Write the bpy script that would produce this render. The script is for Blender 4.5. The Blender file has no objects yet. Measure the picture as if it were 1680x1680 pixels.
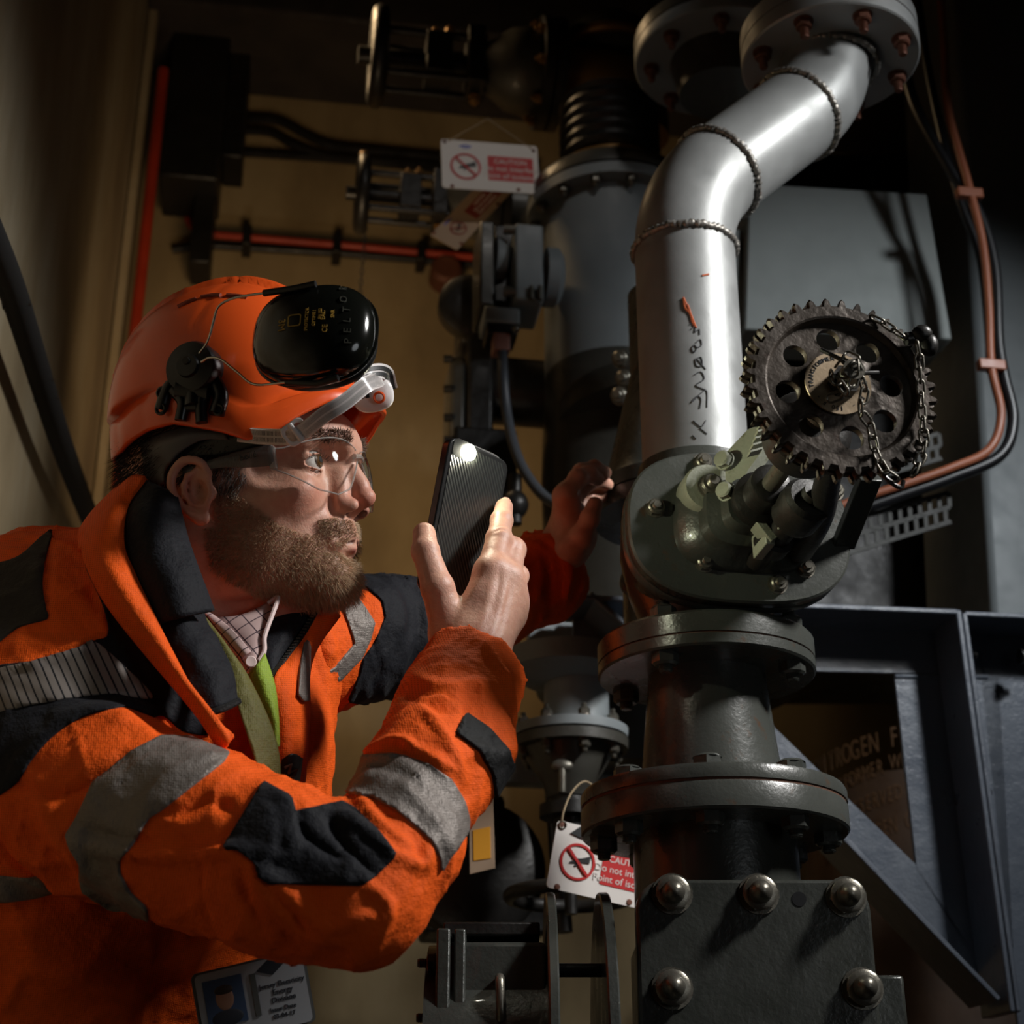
import bpy, bmesh, math, random
import numpy as np
from mathutils import Vector, Matrix, Quaternion
R = math.radians
random.seed(7)
rng = np.random.default_rng(7)
scene = bpy.context.scene
COL = scene.collection
# ---------------------------------------------------------------- camera
FPX = 2600.0; PIT = R(23.5); CZ = 1.0
cp, sp = math.cos(PIT), math.sin(PIT)
cam_data = bpy.data.cameras.new('camera'); cam = bpy.data.objects.new('camera', cam_data); COL.objects.link(cam)
cam.location = (0, 0, CZ); cam.rotation_euler = (math.pi/2 + PIT, 0, 0)
cam_data.sensor_fit = 'HORIZONTAL'; cam_data.sensor_width = 24.0; cam_data.lens = 24.0*FPX/1680.0
cam_data.clip_start = 0.05; cam_data.clip_end = 60
cam_data.dof.use_dof = True; cam_data.dof.focus_distance = 1.36; cam_data.dof.aperture_fstop = 5.0
scene.camera = cam
def ray(px, py):
    u = (px-840)/FPX; v = (840-py)/FPX
    return Vector((u, cp - v*sp, sp + v*cp))
def PY(px, py, Y):
    d = ray(px, py); t = Y/d.y
    return Vector((d.x*t, Y, CZ + d.z*t))
def PD(px, py, depth):
    d = ray(px, py)
    return Vector((d.x*depth, d.y*depth, CZ + d.z*depth))
def proj(P):
    P = np.asarray(P, dtype=float); z = P[..., 2]-CZ
    dep = P[..., 1]*cp + z*sp; v = (z*cp - P[..., 1]*sp)/dep; u = P[..., 0]/dep
    return 840+u*FPX, 840-v*FPX
# ---------------------------------------------------------------- world, lights, exposure
scene.view_settings.view_transform = 'Standard'; scene.view_settings.look = 'None'
scene.view_settings.gamma = 1.0; scene.view_settings.use_curve_mapping = False
scene.view_settings.exposure = 0.0
w = bpy.data.worlds.new('world'); scene.world = w; w.use_nodes = True
w.node_tree.nodes['Background'].inputs[0].default_value = (0.55, 0.6, 0.7, 1)
w.node_tree.nodes['Background'].inputs[1].default_value = 0.002
def aim(o, tgt):
    o.rotation_euler = (Vector(tgt)-o.location).to_track_quat('-Z', 'Y').to_euler()
def area(name, loc, tgt, size, power, col, spread=180):
    l = bpy.data.lights.new(name, 'AREA'); l.shape = 'DISK'; l.size = size; l.energy = power; l.color = col; l.spread = R(spread)
    o = bpy.data.objects.new(name, l); COL.objects.link(o); o.location = loc; aim(o, tgt); return o
def spot(name, loc, tgt, ang, power, col, blend=.6, rad=.05):
    l = bpy.data.lights.new(name, 'SPOT'); l.spot_size = R(ang); l.spot_blend = blend; l.energy = power; l.color = col; l.shadow_soft_size = rad
    o = bpy.data.objects.new(name, l); COL.objects.link(o); o.location = loc; aim(o, tgt); return o
key = spot('key_lamp', (1.40, 0.78, 2.52), (0.08, 1.36, 1.56), 58, 165, (1.0, .98, .95), 1.0, .13)
fill = area('added_side_fill', (.95, .15, 1.25), (-.25, 1.2, 1.35), .5, 0.28, (.92, .97, 1.0), 90)  # added soft fill for face and jacket, no such source in the room
roomlamp = area('high_room_lamp', (1.22, 1.0, 2.5), (.60, 2.0, 1.80), .14, 2.3, (.93, .97, 1.0), 66)
signfill = spot('added_sign_fill', (.32, .95, 2.95), (-.02, 2.12, 2.52), 24, 9, (1, .95, .9), .8, .04)  # added spot to brighten the caution signs, not a lamp of the room
warm = spot('warm_wall_lamp', (-0.32, 2.1, 2.08), (-0.30, 3.1, 2.55), 125, 12, (1.0, .70, .40), 1.0, .12)
rim = spot('warm_rim_lamp', (-0.45, 2.3, 3.1), (0.12, 2.2, 2.5), 64, 14, (1.0, .68, .36), .9, .1)
wallwash = spot('left_wall_lamp', (-0.30, 1.5, 0.7), (-0.88, 2.3, 1.70), 80, 14, (1.0, .88, .70), 1.0, .12)
# ---------------------------------------------------------------- materials
MATS = {}
def hexc(r, g, b):
    f = lambda c: (c/255/12.92) if c/255 <= .04045 else ((c/255+.055)/1.055)**2.4
    return (f(r), f(g), f(b), 1)
class NT:
    def __init__(s, name):
        s.m = bpy.data.materials.new(name); s.m.use_nodes = True; s.t = s.m.node_tree; s.b = s.t.nodes['Principled BSDF']
    def n(s, typ, **k):
        nd = s.t.nodes.new(typ)
        for a, v in k.items():
            if a.startswith('i_'): nd.inputs[a[2:].replace('_', ' ')].default_value = v
            else: setattr(nd, a, v)
        return nd
    def l(s, a, b): s.t.links.new(a, b)
    def coord(s): return s.n('ShaderNodeTexCoord').outputs['Object']
    def noise(s, scale, detail=4, rough=.55, vec=None):
        nd = s.n('ShaderNodeTexNoise'); nd.inputs['Scale'].default_value = scale; nd.inputs['Detail'].default_value = detail
        nd.inputs['Roughness'].default_value = rough; s.l(vec or s.coord(), nd.inputs['Vector']); return nd.outputs['Fac']
    def ramp(s, fac, stops):
        nd = s.n('ShaderNodeValToRGB'); e = nd.color_ramp.elements
        e[0].position, e[0].color = stops[0]; e[1].position, e[1].color = stops[-1]
        for p, c in stops[1:-1]:
            x = e.new(p); x.color = c
        s.l(fac, nd.inputs['Fac']); return nd.outputs['Color']
    def bump(s, h, strength, dist, nrm=None):
        nd = s.n('ShaderNodeBump'); nd.inputs['Strength'].default_value = strength; nd.inputs['Distance'].default_value = dist
        s.l(h, nd.inputs['Height'])
        if nrm: s.l(nrm, nd.inputs['Normal'])
        return nd.outputs['Normal']
    def math(s, op, a, b=None):
        nd = s.n('ShaderNodeMath'); nd.operation = op
        for i, v in enumerate((a, b)):
            if v is None: continue
            if isinstance(v, (int, float)): nd.inputs[i].default_value = v
            else: s.l(v, nd.inputs[i])
        return nd.outputs[0]
    def mix(s, fac, a, b):
        nd = s.n('ShaderNodeMix'); nd.data_type = 'RGBA'
        for i, v in ((0, fac), (6, a), (7, b)):
            if isinstance(v, (int, float, tuple)): nd.inputs[i].default_value = v
            else: s.l(v, nd.inputs[i])
        return nd.outputs[2]
def paint(name, col, rough=.42, metal=0., var=.25, bump=.25, bscale=260, dirt=None, coat=0., spec=.5):
    if name in MATS: return MATS[name]
    t = NT(name); b = t.b
    c = hexc(*col); d = tuple(x*(1-var) for x in c[:3])+(1,)
    n1 = t.noise(9, 6); base = t.ramp(n1, [(.35, d), (.65, c)])
    if dirt:
        n2 = t.noise(38, 5, .7); msk = t.ramp(n2, [(.60, (0, 0, 0, 1)), (.70, (1, 1, 1, 1))])
        base = t.mix(msk, base, hexc(*dirt))
    t.l(base, b.inputs['Base Color'])
    rr = t.ramp(t.noise(24, 5), [(.3, (rough*.75,)*3+(1,)), (.7, (min(1, rough*1.3),)*3+(1,))]); t.l(rr, b.inputs['Roughness'])
    b.inputs['Metallic'].default_value = metal; b.inputs['Coat Weight'].default_value = coat
    b.inputs['Specular IOR Level'].default_value = spec
    if bump: t.l(t.bump(t.noise(bscale, 3, .6), bump, .0006, t.bump(t.noise(45, 3), bump*.8, .002)), b.inputs['Normal'])
    MATS[name] = t.m; return t.m
def flat(name, col, rough=.5, emit=0, metal=0., trans=0., alpha=1, coat=0):
    if name in MATS: return MATS[name]
    t = NT(name); t.b.inputs['Base Color'].default_value = hexc(*col); t.b.inputs['Roughness'].default_value = rough
    t.b.inputs['Metallic'].default_value = metal; t.b.inputs['Transmission Weight'].default_value = trans; t.b.inputs['Coat Weight'].default_value = coat
    if alpha < 1: t.b.inputs['Alpha'].default_value = alpha
    if emit:
        t.b.inputs['Emission Color'].default_value = hexc(*col); t.b.inputs['Emission Strength'].default_value = emit
    MATS[name] = t.m; return t.m
GREY = paint('grey_valve_paint', (70, 72, 68), .27, .0, .25, .35, 300, (80, 60, 46))
PIPEGREY = paint('silver_grey_pipe_paint', (150, 152, 152), .44, .35, .12, .14, 420, None)
DKGREY = paint('dark_grey_paint', (60, 62, 58), .32, .1, .3, .55, 220, None, .15)
TANKGREY = paint('blue_grey_tank_paint', (122, 128, 130), .5, 0, .12, .1, 300)
PANELGREY = paint('pale_grey_panel_paint', (150, 156, 154), .6, 0, .08, .05, 300)
FRAMEGREY = paint('frame_grey_paint', (88, 94, 104), .34, .0, .15, .7, 330, None, .3)
IRON = paint('cast_iron', (68, 59, 51), .42, .5, .45, 1.0, 130, (52, 34, 24))
STEEL = paint('bolt_steel', (122, 118, 108), .34, .7, .3, .3, 500, (70, 46, 34))
BLACKSTEEL = paint('black_steel', (38, 36, 34), .4, .3, .4, .6, 200)
DARKBG = paint('dark_background_paint', (66, 64, 58), .4, .15, .3, .4, 150, None, .1)
RUST = paint('rusty_bolt', (120, 74, 56), .55, .3, .4, .6, 300)
WARMLIT = paint('warm_lit_fitting', (150, 112, 62), .38, .5, .3, .3, 260)  # golden tone of the warm rim light painted into the background fittings
GASKET = paint('gasket_rust', (96, 62, 44), .8, 0, .3, .4, 300)
LITGREY = paint('torchlit_grey_paint', (138, 140, 126), .5, .1, .25, .8, 260, (90, 88, 60))  # grey valve paint made paler, the phone torchlight put into its colour
MATTEBLK = flat('matte_black_sheath', (12, 12, 12), .9)
RUBBER = flat('black_rubber', (20, 20, 22), .38)
CABLE = flat('grey_cable_sheath', (64, 68, 74), .4)
COPPER = paint('brown_cable', (150, 86, 58), .45, 0, .2, .1)
REDPIPE = paint('red_pipe_paint', (168, 52, 26), .45, 0, .3, .2)
WHITE = flat('sign_white', (226, 220, 214), .5)
SIGNRED = flat('sign_red', (190, 22, 22), .5)
SIGNBLK = flat('sign_black', (18, 18, 20), .5)
SIGNBLUE = flat('sign_blue', (70, 84, 190), .5)
YELLOW = flat('tag_yellow', (214, 150, 40), .6)
STRING = flat('hanging_string', (150, 132, 104), .8)
PLASTICBLK = flat('black_plastic', (14, 14, 15), .32)
# ---------------------------------------------------------------- object helpers
ORG = {}
def link_mesh(name, me, parent=None, mat=None, smooth=True, angle=38):
    o = bpy.data.objects.new(name, me); COL.objects.link(o)
    if mat and not len(me.materials): me.materials.append(mat)
    if smooth and len(me.polygons):
        me.polygons.foreach_set('use_smooth', [True]*len(me.polygons))
        if angle: me.set_sharp_from_angle(angle=R(angle))
    if parent: o.parent = parent
    return o
def thing(name, label, cat, loc=(0, 0, 0), group=None):
    o = bpy.data.objects.new(name, None); COL.objects.link(o); o.location = loc; o.empty_display_size = .05
    o['label'] = label; o['category'] = cat
    if group: o['group'] = group
    ORG[o] = Vector(loc); return o
def tag(o, label, cat, group=None):
    o['label'] = label; o['category'] = cat
    if group: o['group'] = group
    return o
def basis(z, x=None):
    z = Vector(z).normalized()
    if x is None: x = Vector((1, 0, 0)) if abs(z.x) < .9 else Vector((0, 1, 0))
    x = Vector(x); x = (x - z*x.dot(z)).normalized(); y = z.cross(x)
    return Matrix((x, y, z)).transposed()
class MB:
    def __init__(s): s.v = []; s.f = []
    def add(s, vs, fs):
        b = len(s.v); s.v += [Vector(p) for p in vs]; s.f += [tuple(i+b for i in f) for f in fs]; return s
    def box(s, c, size, M=None):
        c = Vector(c); M = M or Matrix.Identity(3); h = [x/2 for x in size]
        vs = [c + M @ Vector((sx*h[0], sy*h[1], sz*h[2])) for sx in (-1, 1) for sy in (-1, 1) for sz in (-1, 1)]
        return s.add(vs, [(0, 1, 3, 2), (4, 6, 7, 5), (0, 4, 5, 1), (2, 3, 7, 6), (0, 2, 6, 4), (1, 5, 7, 3)])
    def lathe(s, prof, org, axis=(0, 0, 1), n=48, x=None, cap=True):
        # prof: list of (r, h)
        M = basis(axis, x); org = Vector(org); vs = []; fs = []
        for r, h in prof:
            for i in range(n):
                a = 2*math.pi*i/n; vs.append(org + M @ Vector((r*math.cos(a), r*math.sin(a), h)))
        m = len(prof)
        for j in range(m-1):
            for i in range(n):
                k = (i+1) % n; fs.append((j*n+i, j*n+k, (j+1)*n+k, (j+1)*n+i))
        if cap:
            if prof[0][0] > 1e-6: fs.append(tuple(range(n))[::-1])
            if prof[-1][0] > 1e-6: fs.append(tuple(range((m-1)*n, m*n)))
        return s.add(vs, fs)
    def cyl(s, a, b, r, r2=None, n=24):
        a = Vector(a); b = Vector(b); d = (b-a).length
        return s.lathe([(r, 0), (r if r2 is None else r2, d)], a, b-a, n)
    def tube(s, pts, r, n=12, cap=True, closed=False, up=None):
        P = [Vector(p) for p in pts]; m = len(P); rr = r if hasattr(r, '__len__') else [r]*m
        T = []
        for i in range(m):
            if closed: t = P[(i+1) % m]-P[i-1]
            else: t = P[min(i+1, m-1)]-P[max(i-1, 0)]
            T.append(t.normalized())
        u = Vector(up) if up else (Vector((0, 0, 1)) if abs(T[0].z) < .9 else Vector((1, 0, 0)))
        u = (u-T[0]*u.dot(T[0])).normalized(); vs = []; fs = []
        for i in range(m):
            u = (u-T[i]*u.dot(T[i])).normalized(); b = T[i].cross(u)
            for k in range(n):
                a = 2*math.pi*k/n; vs.append(P[i]+(u*math.cos(a)+b*math.sin(a))*rr[i])
        for i in range(m if closed else m-1):
            j = (i+1) % m
            for k in range(n):
                l = (k+1) % n; fs.append((i*n+k, i*n+l, j*n+l, j*n+k))
        if cap and not closed: fs.append(tuple(range(n))[::-1]); fs.append(tuple(range((m-1)*n, m*n)))
        return s.add(vs, fs)
    def prism(s, poly, c, M, t, hole=None):
        # poly 2D in M's xy, extruded along M's z from 0 to t, hole = inner ring of same count
        c = Vector(c); n = len(poly)
        A = [c+M @ Vector((x, y, 0)) for x, y in poly]; B = [c+M @ Vector((x, y, t)) for x, y in poly]
        fs = [(i, (i+1) % n, n+(i+1) % n, n+i) for i in range(n)]
        if hole is None: return s.add(A+B, fs+[tuple(range(n))[::-1], tuple(range(n, 2*n))])
        C_ = [c+M @ Vector((x, y, 0)) for x, y in hole]; D = [c+M @ Vector((x, y, t)) for x, y in hole]
        for i in range(n):
            j = (i+1) % n
            fs += [(2*n+i, 3*n+i, 3*n+j, 2*n+j), (n+i, n+j, 3*n+j, 3*n+i), (i, 2*n+i, 2*n+j, j)]
        return s.add(A+B+C_+D, fs)
    def ball(s, c, r, M=None, n=16, m=10):
        M = M or Matrix.Identity(3); c = Vector(c); rx = r if hasattr(r, '__len__') else (r, r, r); vs = []; fs = []
        for j in range(m+1):
            ph = math.pi*j/m
            for i in range(n):
                a = 2*math.pi*i/n
                vs.append(c+M @ Vector((rx[0]*math.sin(ph)*math.cos(a), rx[1]*math.sin(ph)*math.sin(a), rx[2]*math.cos(ph))))
        for j in range(m):
            for i in range(n):
                k = (i+1) % n; fs.append((j*n+i, (j+1)*n+i, (j+1)*n+k, j*n+k))
        return s.add(vs, fs)
    def torus(s, c, Rr, r, axis=(0, 0, 1), n=48, m=10):
        M = basis(axis); c = Vector(c)
        pts = [c+M @ Vector((Rr*math.cos(2*math.pi*i/n), Rr*math.sin(2*math.pi*i/n), 0)) for i in range(n)]
        return s.tube(pts, r, m, closed=True, up=axis)
    def mesh(s, name, org=Vector((0, 0, 0))):
        me = bpy.data.meshes.new(name); me.from_pydata([p-org for p in s.v], [], s.f)
        bm = bmesh.new(); bm.from_mesh(me); bmesh.ops.remove_doubles(bm, verts=bm.verts, dist=1e-6)
        bmesh.ops.recalc_face_normals(bm, faces=bm.faces); bm.to_mesh(me); bm.free(); return me
def root_org(p):
    while p is not None and p.parent is not None: p = p.parent
    return ORG.get(p, Vector((0, 0, 0))) if p is not None else Vector((0, 0, 0))
def part(name, mb, mat, parent=None, bevel=0, angle=38, smooth=True, label=None):
    o = link_mesh(name, mb.mesh(name, root_org(parent)), parent, mat, smooth, angle)
    if bevel:
        m = o.modifiers.new('bevel', 'BEVEL'); m.width = bevel; m.segments = 2; m.limit_method = 'ANGLE'; m.angle_limit = R(40); m.harden_normals = False
    if label: o['label'] = label
    return o
def inst(name, me, parent, loc, M=None, scale=1.0):
    o = bpy.data.objects.new(name, me); COL.objects.link(o); o.parent = parent
    o.location = Vector(loc)-root_org(parent)
    if M is not None: o.rotation_mode = 'QUATERNION'; o.rotation_quaternion = M.to_quaternion()
    o.scale = (scale,)*3 if not hasattr(scale, '__len__') else scale
    return o
def proto(mb, name, mat, angle=38):
    me = mb.mesh(name); me.materials.append(mat)
    me.polygons.foreach_set('use_smooth', [True]*len(me.polygons)); me.set_sharp_from_angle(angle=R(angle)); return me
def hexpoly(r, ph=0): return [(r*math.cos(ph+math.pi/3*i), r*math.sin(ph+math.pi/3*i)) for i in range(6)]
def rrect(w, h, r, n=6):
    out = []
    for cx, cy, a0 in ((w/2-r, h/2-r, 0), (-w/2+r, h/2-r, 90), (-w/2+r, -h/2+r, 180), (w/2-r, -h/2+r, 270)):
        for i in range(n+1):
            a = R(a0+90*i/n); out.append((cx+r*math.cos(a), cy+r*math.sin(a)))
    return out
def superell(a, b, e, n=64):
    out = []
    for i in range(n):
        t = 2*math.pi*i/n; c, s_ = math.cos(t), math.sin(t)
        out.append((a*math.copysign(abs(c)**(2/e), c), b*math.copysign(abs(s_)**(2/e), s_)))
    return out
def cr(pts, n=8, closed=False):
    P = [Vector(p) for p in pts]; m = len(P); out = []
    for i in range(m if closed else m-1):
        a, b = P[i], P[(i+1) % m]
        p0 = P[i-1] if (i or closed) else a*2-b; p3 = P[(i+2) % m] if (i+2 < m or closed) else b*2-a
        for k in range(n):
            t = k/n; out.append(.5*((2*a)+(b-p0)*t+(2*p0-5*a+4*b-p3)*t*t+(3*a-p0-3*b+p3)*t**3))
    if not closed: out.append(P[-1])
    return out
def bolt_mb(r=.009, head=.008, stud=.008, washer=True, dome=False, stud_r=None):
    m = MB(); z = 0; sr = stud_r or r*.52
    if washer: m.lathe([(r*1.13, 0), (r*1.13, .0018), (r*.5, .0018)], (0, 0, 0), n=20); z = .0018
    m.prism(hexpoly(r), (0, 0, z), Matrix.Identity(3), head*.8)
    m.lathe([(r*.96, head*.8), (r*.78, head)], (0, 0, z), n=18)
    if dome: m.lathe([(r*.64, head), (r*.62, head+stud*.4), (r*.5, head+stud*.75), (r*.25, head+stud), (0, head+stud*1.08)], (0, 0, z), n=18)
    elif stud: 
        pr = []; k = int(stud/.0015)
        for i in range(k): pr += [(sr, head+i*.0015), (sr*.86, head+i*.0015+.00075)]
        pr += [(sr*.8, head+stud)]
        m.lathe(pr, (0, 0, z), n=12)
    return m
def text_mb(txt, size, c, M, depth=.0004, align='CENTER', sx=1.0):
    cu = bpy.data.curves.new('lettering', 'FONT'); cu.body = txt; cu.size = size; cu.align_x = align; cu.align_y = 'CENTER'; cu.extrude = depth; cu.resolution_u = 3
    o = bpy.data.objects.new('lettering', cu); COL.objects.link(o); dg = bpy.context.evaluated_depsgraph_get()
    me = bpy.data.meshes.new_from_object(o.evaluated_get(dg)); m = MB(); c = Vector(c)
    m.add([c+M @ Vector((v.co.x*sx, v.co.y, v.co.z)) for v in me.vertices], [tuple(p.vertices) for p in me.polygons])
    bpy.data.objects.remove(o); bpy.data.curves.remove(cu); bpy.data.meshes.remove(me); return m
def struct(o): o['kind'] = 'structure'; return o
# ================================================================ the room (turned 9 degrees from the camera)
RY = R(9.0); rx = Vector((math.cos(RY), math.sin(RY), 0)); ry = Vector((-math.sin(RY), math.cos(RY), 0))
RM = Matrix((rx, ry, Vector((0, 0, 1)))).transposed()
def wallmat(name, a, b, c):
    t = NT(name); co = t.coord()
    mp = t.n('ShaderNodeMapping'); mp.inputs['Scale'].default_value = (1, 1, .45); t.l(co, mp.inputs['Vector'])
    n1 = t.noise(2.6, 7, .62, mp.outputs[0]); base = t.ramp(n1, [(.3, hexc(*a)), (.5, hexc(*b)), (.72, hexc(*c))])
    mp2 = t.n('ShaderNodeMapping'); mp2.inputs['Scale'].default_value = (3, 3, .9); t.l(co, mp2.inputs['Vector'])
    st = t.ramp(t.noise(1.6, 4, .6, mp2.outputs[0]), [(.42, (.62, .58, .52, 1)), (.62, (1, 1, 1, 1))])
    mm = t.n('ShaderNodeMix'); mm.data_type = 'RGBA'; mm.blend_type = 'MULTIPLY'; mm.inputs[0].default_value = .35
    t.l(base, mm.inputs[6]); t.l(st, mm.inputs[7]); t.l(mm.outputs[2], t.b.inputs['Base Color']); t.b.inputs['Roughness'].default_value = .85
    t.l(t.bump(t.noise(30, 6, .6), .4, .004), t.b.inputs['Normal']); return t.m
WALL = wallmat('stained_plaster_wall', (120, 102, 72), (154, 134, 98), (178, 160, 124))
WALLL = wallmat('pale_stained_plaster', (120, 104, 78), (158, 142, 112), (186, 176, 152))
DARKWALL = paint('dark_ceiling_concrete', (52, 44, 38), .9, 0, .4, .5, 60)
FLOORM = paint('dark_concrete_floor', (70, 66, 60), .8, 0, .3, .5, 40)
corner = PY(256, 115, 3.0); corner.z = 0
def rpt(a, b, z): return corner + rx*a + ry*b + Vector((0, 0, z))
def slab(name, mat, x0, x1, y0, y1, z0, z1, bev=0):
    c = rpt((x0+x1)/2, (y0+y1)/2, (z0+z1)/2); return struct(part(name, MB().box(c, (x1-x0, y1-y0, z1-z0), RM), mat, None, bev))
slab('wall_back', WALL, -.1, 4.2, 0, .1, 0, 3.9)
slab('wall_left', WALLL, -.1, 0, -4.2, 0, 0, 3.9)
slab('wall_right', WALLL, 3.4, 3.5, -4.2, 0, 0, 3.9)
slab('floor', FLOORM, -.1, 4.2, -4.2, .1, -.1, 0)
slab('ceiling', DARKWALL, -.1, 4.2, -4.2, .1, 3.9, 4.0)
# dark beam band high on the back wall
tag(part('ceiling_beam', MB().box(rpt(1.9, -.16, 3.63), (3.8, .3, .5), RM), DARKWALL, None, .01), 'dark concrete beam running across the top of the back wall', 'beam')
# dark steel column hanging in the back left corner
t = thing('steel_column', 'black steel column with stepped end in the back left corner', 'column', rpt(.2, -.18, 2.6))
part('shaft', MB().box(rpt(.115, -.13, 3.45), (.125, .16, .9), RM), BLACKSTEEL, t, .006)
part('side_plate', MB().box(rpt(.20, -.1, 3.5), (.045, .12, .8), RM), BLACKSTEEL, t, .004)
part('lower_bracket', MB().box(rpt(.15, -.1, 2.93), (.045, .1, .2), RM), BLACKSTEEL, t, .004)
# red pipe going up the corner, and corner trim strip
def wallp(px, py, off=.03):   # point on back wall seen at the pixel
    d = ray(px, py); n = ry; t_ = ((corner+Vector((0, 0, 0))-ry*off) - Vector((0, 0, CZ))); t_.z = 0
    dd = Vector((d.x, d.y, 0)); k = t_.dot(n)/dd.dot(n); return Vector((d.x*k, d.y*k, CZ+d.z*k))
def wallpl(px, py, off=.03):  # point on left wall
    d = ray(px, py); n = rx; t_ = (corner+rx*off); t_.z = 0
    k = t_.dot(n)/Vector((d.x, d.y, 0)).dot(n); return Vector((d.x*k, d.y*k, CZ+d.z*k))
a = wallpl(268, 115, .05); 
tag(part('red_pipe', MB().cyl((a.x, a.y, .1), (a.x, a.y, a.z), .012, n=16), REDPIPE), 'red upright pipe in the corner behind the hard hat', 'pipe')
struct(part('trim_1', MB().box(rpt(.012, -.26, 1.9), (.02, .03, 3.6), RM), WALLL, None, .003))
# horizontal red pipe along back wall with elbow
pts = [wallp(298, 60, .05), wallp(300, 250, .05), wallp(303, 330, .05)] + [wallp(312, 368, .05), wallp(335, 384, .05)] + [wallp(560, 402, .05), wallp(800, 424, .05), wallp(1000, 442, .05)]
pts2 = [pts[0], pts[1]]+cr(pts[2:5], 6)+pts[5:]
t = thing('red_wall_pipe', 'thin dull red pipe bending from upright to level across the back wall', 'pipe', wallp(335, 384, 0))
part('pipe_run', MB().tube(pts2, .0085, 10), REDPIPE, t)
for x in (405, 552, 690): 
    p = wallp(x, 390+(x-335)*.088, .03); part('clip', MB().box(p, (.02, .06, .05), RM), BLACKSTEEL, t, .002)
# conduit under it
t = thing('wall_conduit', 'dark conduit running just below the red wall pipe', 'conduit', wallp(500, 410, 0))
part('conduit_run', MB().tube([wallp(283, 410, .02), wallp(330, 402, .02), wallp(560, 416, .02), wallp(800, 436, .02)], .009, 10), BLACKSTEEL, t)
b_ = wallp(732, 445, .05); part('outlet_box', MB().lathe([(.036, 0), (.036, .05), (.028, .06)], b_+ry*.04, -ry, 24), RUST, t)
# two cables wandering over the back wall
for lab, pp in (('upper dark cable sagging across the back wall', [(370, 195), (450, 198), (500, 222), (545, 240), (620, 248), (760, 262), (880, 272)]),
                ('lower dark cable running under the other cable on the back wall', [(370, 215), (440, 218), (480, 238), (540, 258), (620, 264), (760, 276), (880, 286)]),
                ('straight brown cable lowest of the three on the back wall', [(370, 250), (500, 258), (620, 268), (760, 284), (880, 294)])):
    tag(part('wall_cable', MB().tube(cr([wallp(x, y, .02) for x, y in pp], 6), .009, 8), BLACKSTEEL), lab, 'cable')
# thick black cable strapped down the left wall
t = thing('strapped_cable', 'thick black cable with ties running down the left wall', 'cable', wallpl(80, 650, .0))
pp = cr([wallpl(-40, 330, .04), wallpl(18, 470, .04), wallpl(60, 600, .04), wallpl(105, 740, .04), wallpl(160, 880, .04), wallpl(200, 960, .04)], 6)
part('sheath', MB().tube(pp, .016, 12), MATTEBLK, t)
for q in ((26, 496), (66, 620), (75, 650), (128, 800)):
    p = wallpl(q[0], q[1], .04); part('cable_tie', MB().lathe([(.016, -.006), (.016, .006)], p, (.2, .5, -1), 16), BLACKSTEEL, t)
# ================================================================ the foreground pipe column
AX = .192; AY = 1.5
def Z(r): return CZ + r
# S-bent welded pipe
t = thing('bent_pipe', 'silver grey welded pipe with two bends and a top flange', 'pipe', (AX, AY, Z(.6)))
Rp = .0555; br = .165; phi = R(22); hd = Vector((math.cos(phi), math.sin(phi), 0))
z1 = Z(.968); pts = [Vector((AX, AY, Z(.60))), Vector((AX, AY, z1))]
def arc1(k, c0, r0):   # bend away from vertical
    a = R(45)*k; return c0 + hd*(r0*(1-math.cos(a))) + Vector((0, 0, r0*math.sin(a)))
S0 = Vector((AX, AY, z1)); A1 = [arc1(i/12, S0, br) for i in range(13)]
dirn = (hd+Vector((0, 0, 1))).normalized(); S1 = A1[-1]+dirn*.165
A2 = [S1 + hd*(br*(math.cos(R(45)*(1-i/12))*-1+0) ) for i in range(0)]
A2 = []
for i in range(11):
    a = R(45)*(i/12)  # turn back upright
    A2.append(S1 + (hd*math.sin(R(45)) + Vector((0, 0, math.cos(R(45)))))*0 + hd*(br*(math.cos(R(45)-a)-math.cos(R(45)))) + Vector((0, 0, br*(math.sin(R(45)) - math.sin(R(45)-a)))))
top = A2[-1]
path = [pts[0]] + [pts[0].lerp(S0, i/10) for i in range(1, 10)] + A1 + [A1[-1].lerp(S1, i/6) for i in range(1, 6)] + A2 + [top+Vector((0, 0, .03))]
part('pipe_wall', MB().tube(path, Rp, 64, up=(1, 0, 0)), PIPEGREY, t, angle=60)
def weld(c, ax):
    m = MB(); M = basis(ax); n = 150; P = []; rr = []
    for i in range(n):
        a = 2*math.pi*i/n; w_ = .0012*math.sin(i*1.9+math.sin(i*.7)*2)
        P.append(c + M @ Vector(((Rp+.0012)*math.cos(a), (Rp+.0012)*math.sin(a), w_))); rr.append(.0034+.0011*math.sin(i*2.4)+.0008*random.random())
    m.tube(P, rr, 8, closed=True, up=ax); return m
WELD = paint('weld_bead', (150, 146, 140), .38, .6, .3, .8, 320, (110, 90, 76))
for c, ax in ((S0, (0, 0, 1)), (A1[-1], dirn), (S1, dirn), (top+Vector((.006, 0, -.008)), (0.1, 0, 1))):
    part('weld_bead', weld(c, ax), WELD, t, angle=80)
FT = top+Vector((.006, 0, -.004))
part('flange', MB().lathe([(.04, 0), (.107, 0), (.109, .002), (.109, .022), (.04, .022)], FT, n=64), PIPEGREY, t)
part('gasket', MB().lathe([(.107, .022), (.107, .0245)], FT, n=64), RUST, t)
part('flange', MB().lathe([(.06, .0245), (.109, .0245), (.109, .046), (.06, .046)], FT, n=64), PIPEGREY, t)
part('pipe_wall', MB().cyl(FT+Vector((0, 0, .046)), FT+Vector((0, 0, .5)), .057, n=40), PIPEGREY, t)
bm_ = proto(bolt_mb(.0105, .009, .014), 'bolt', RUST)
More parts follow.
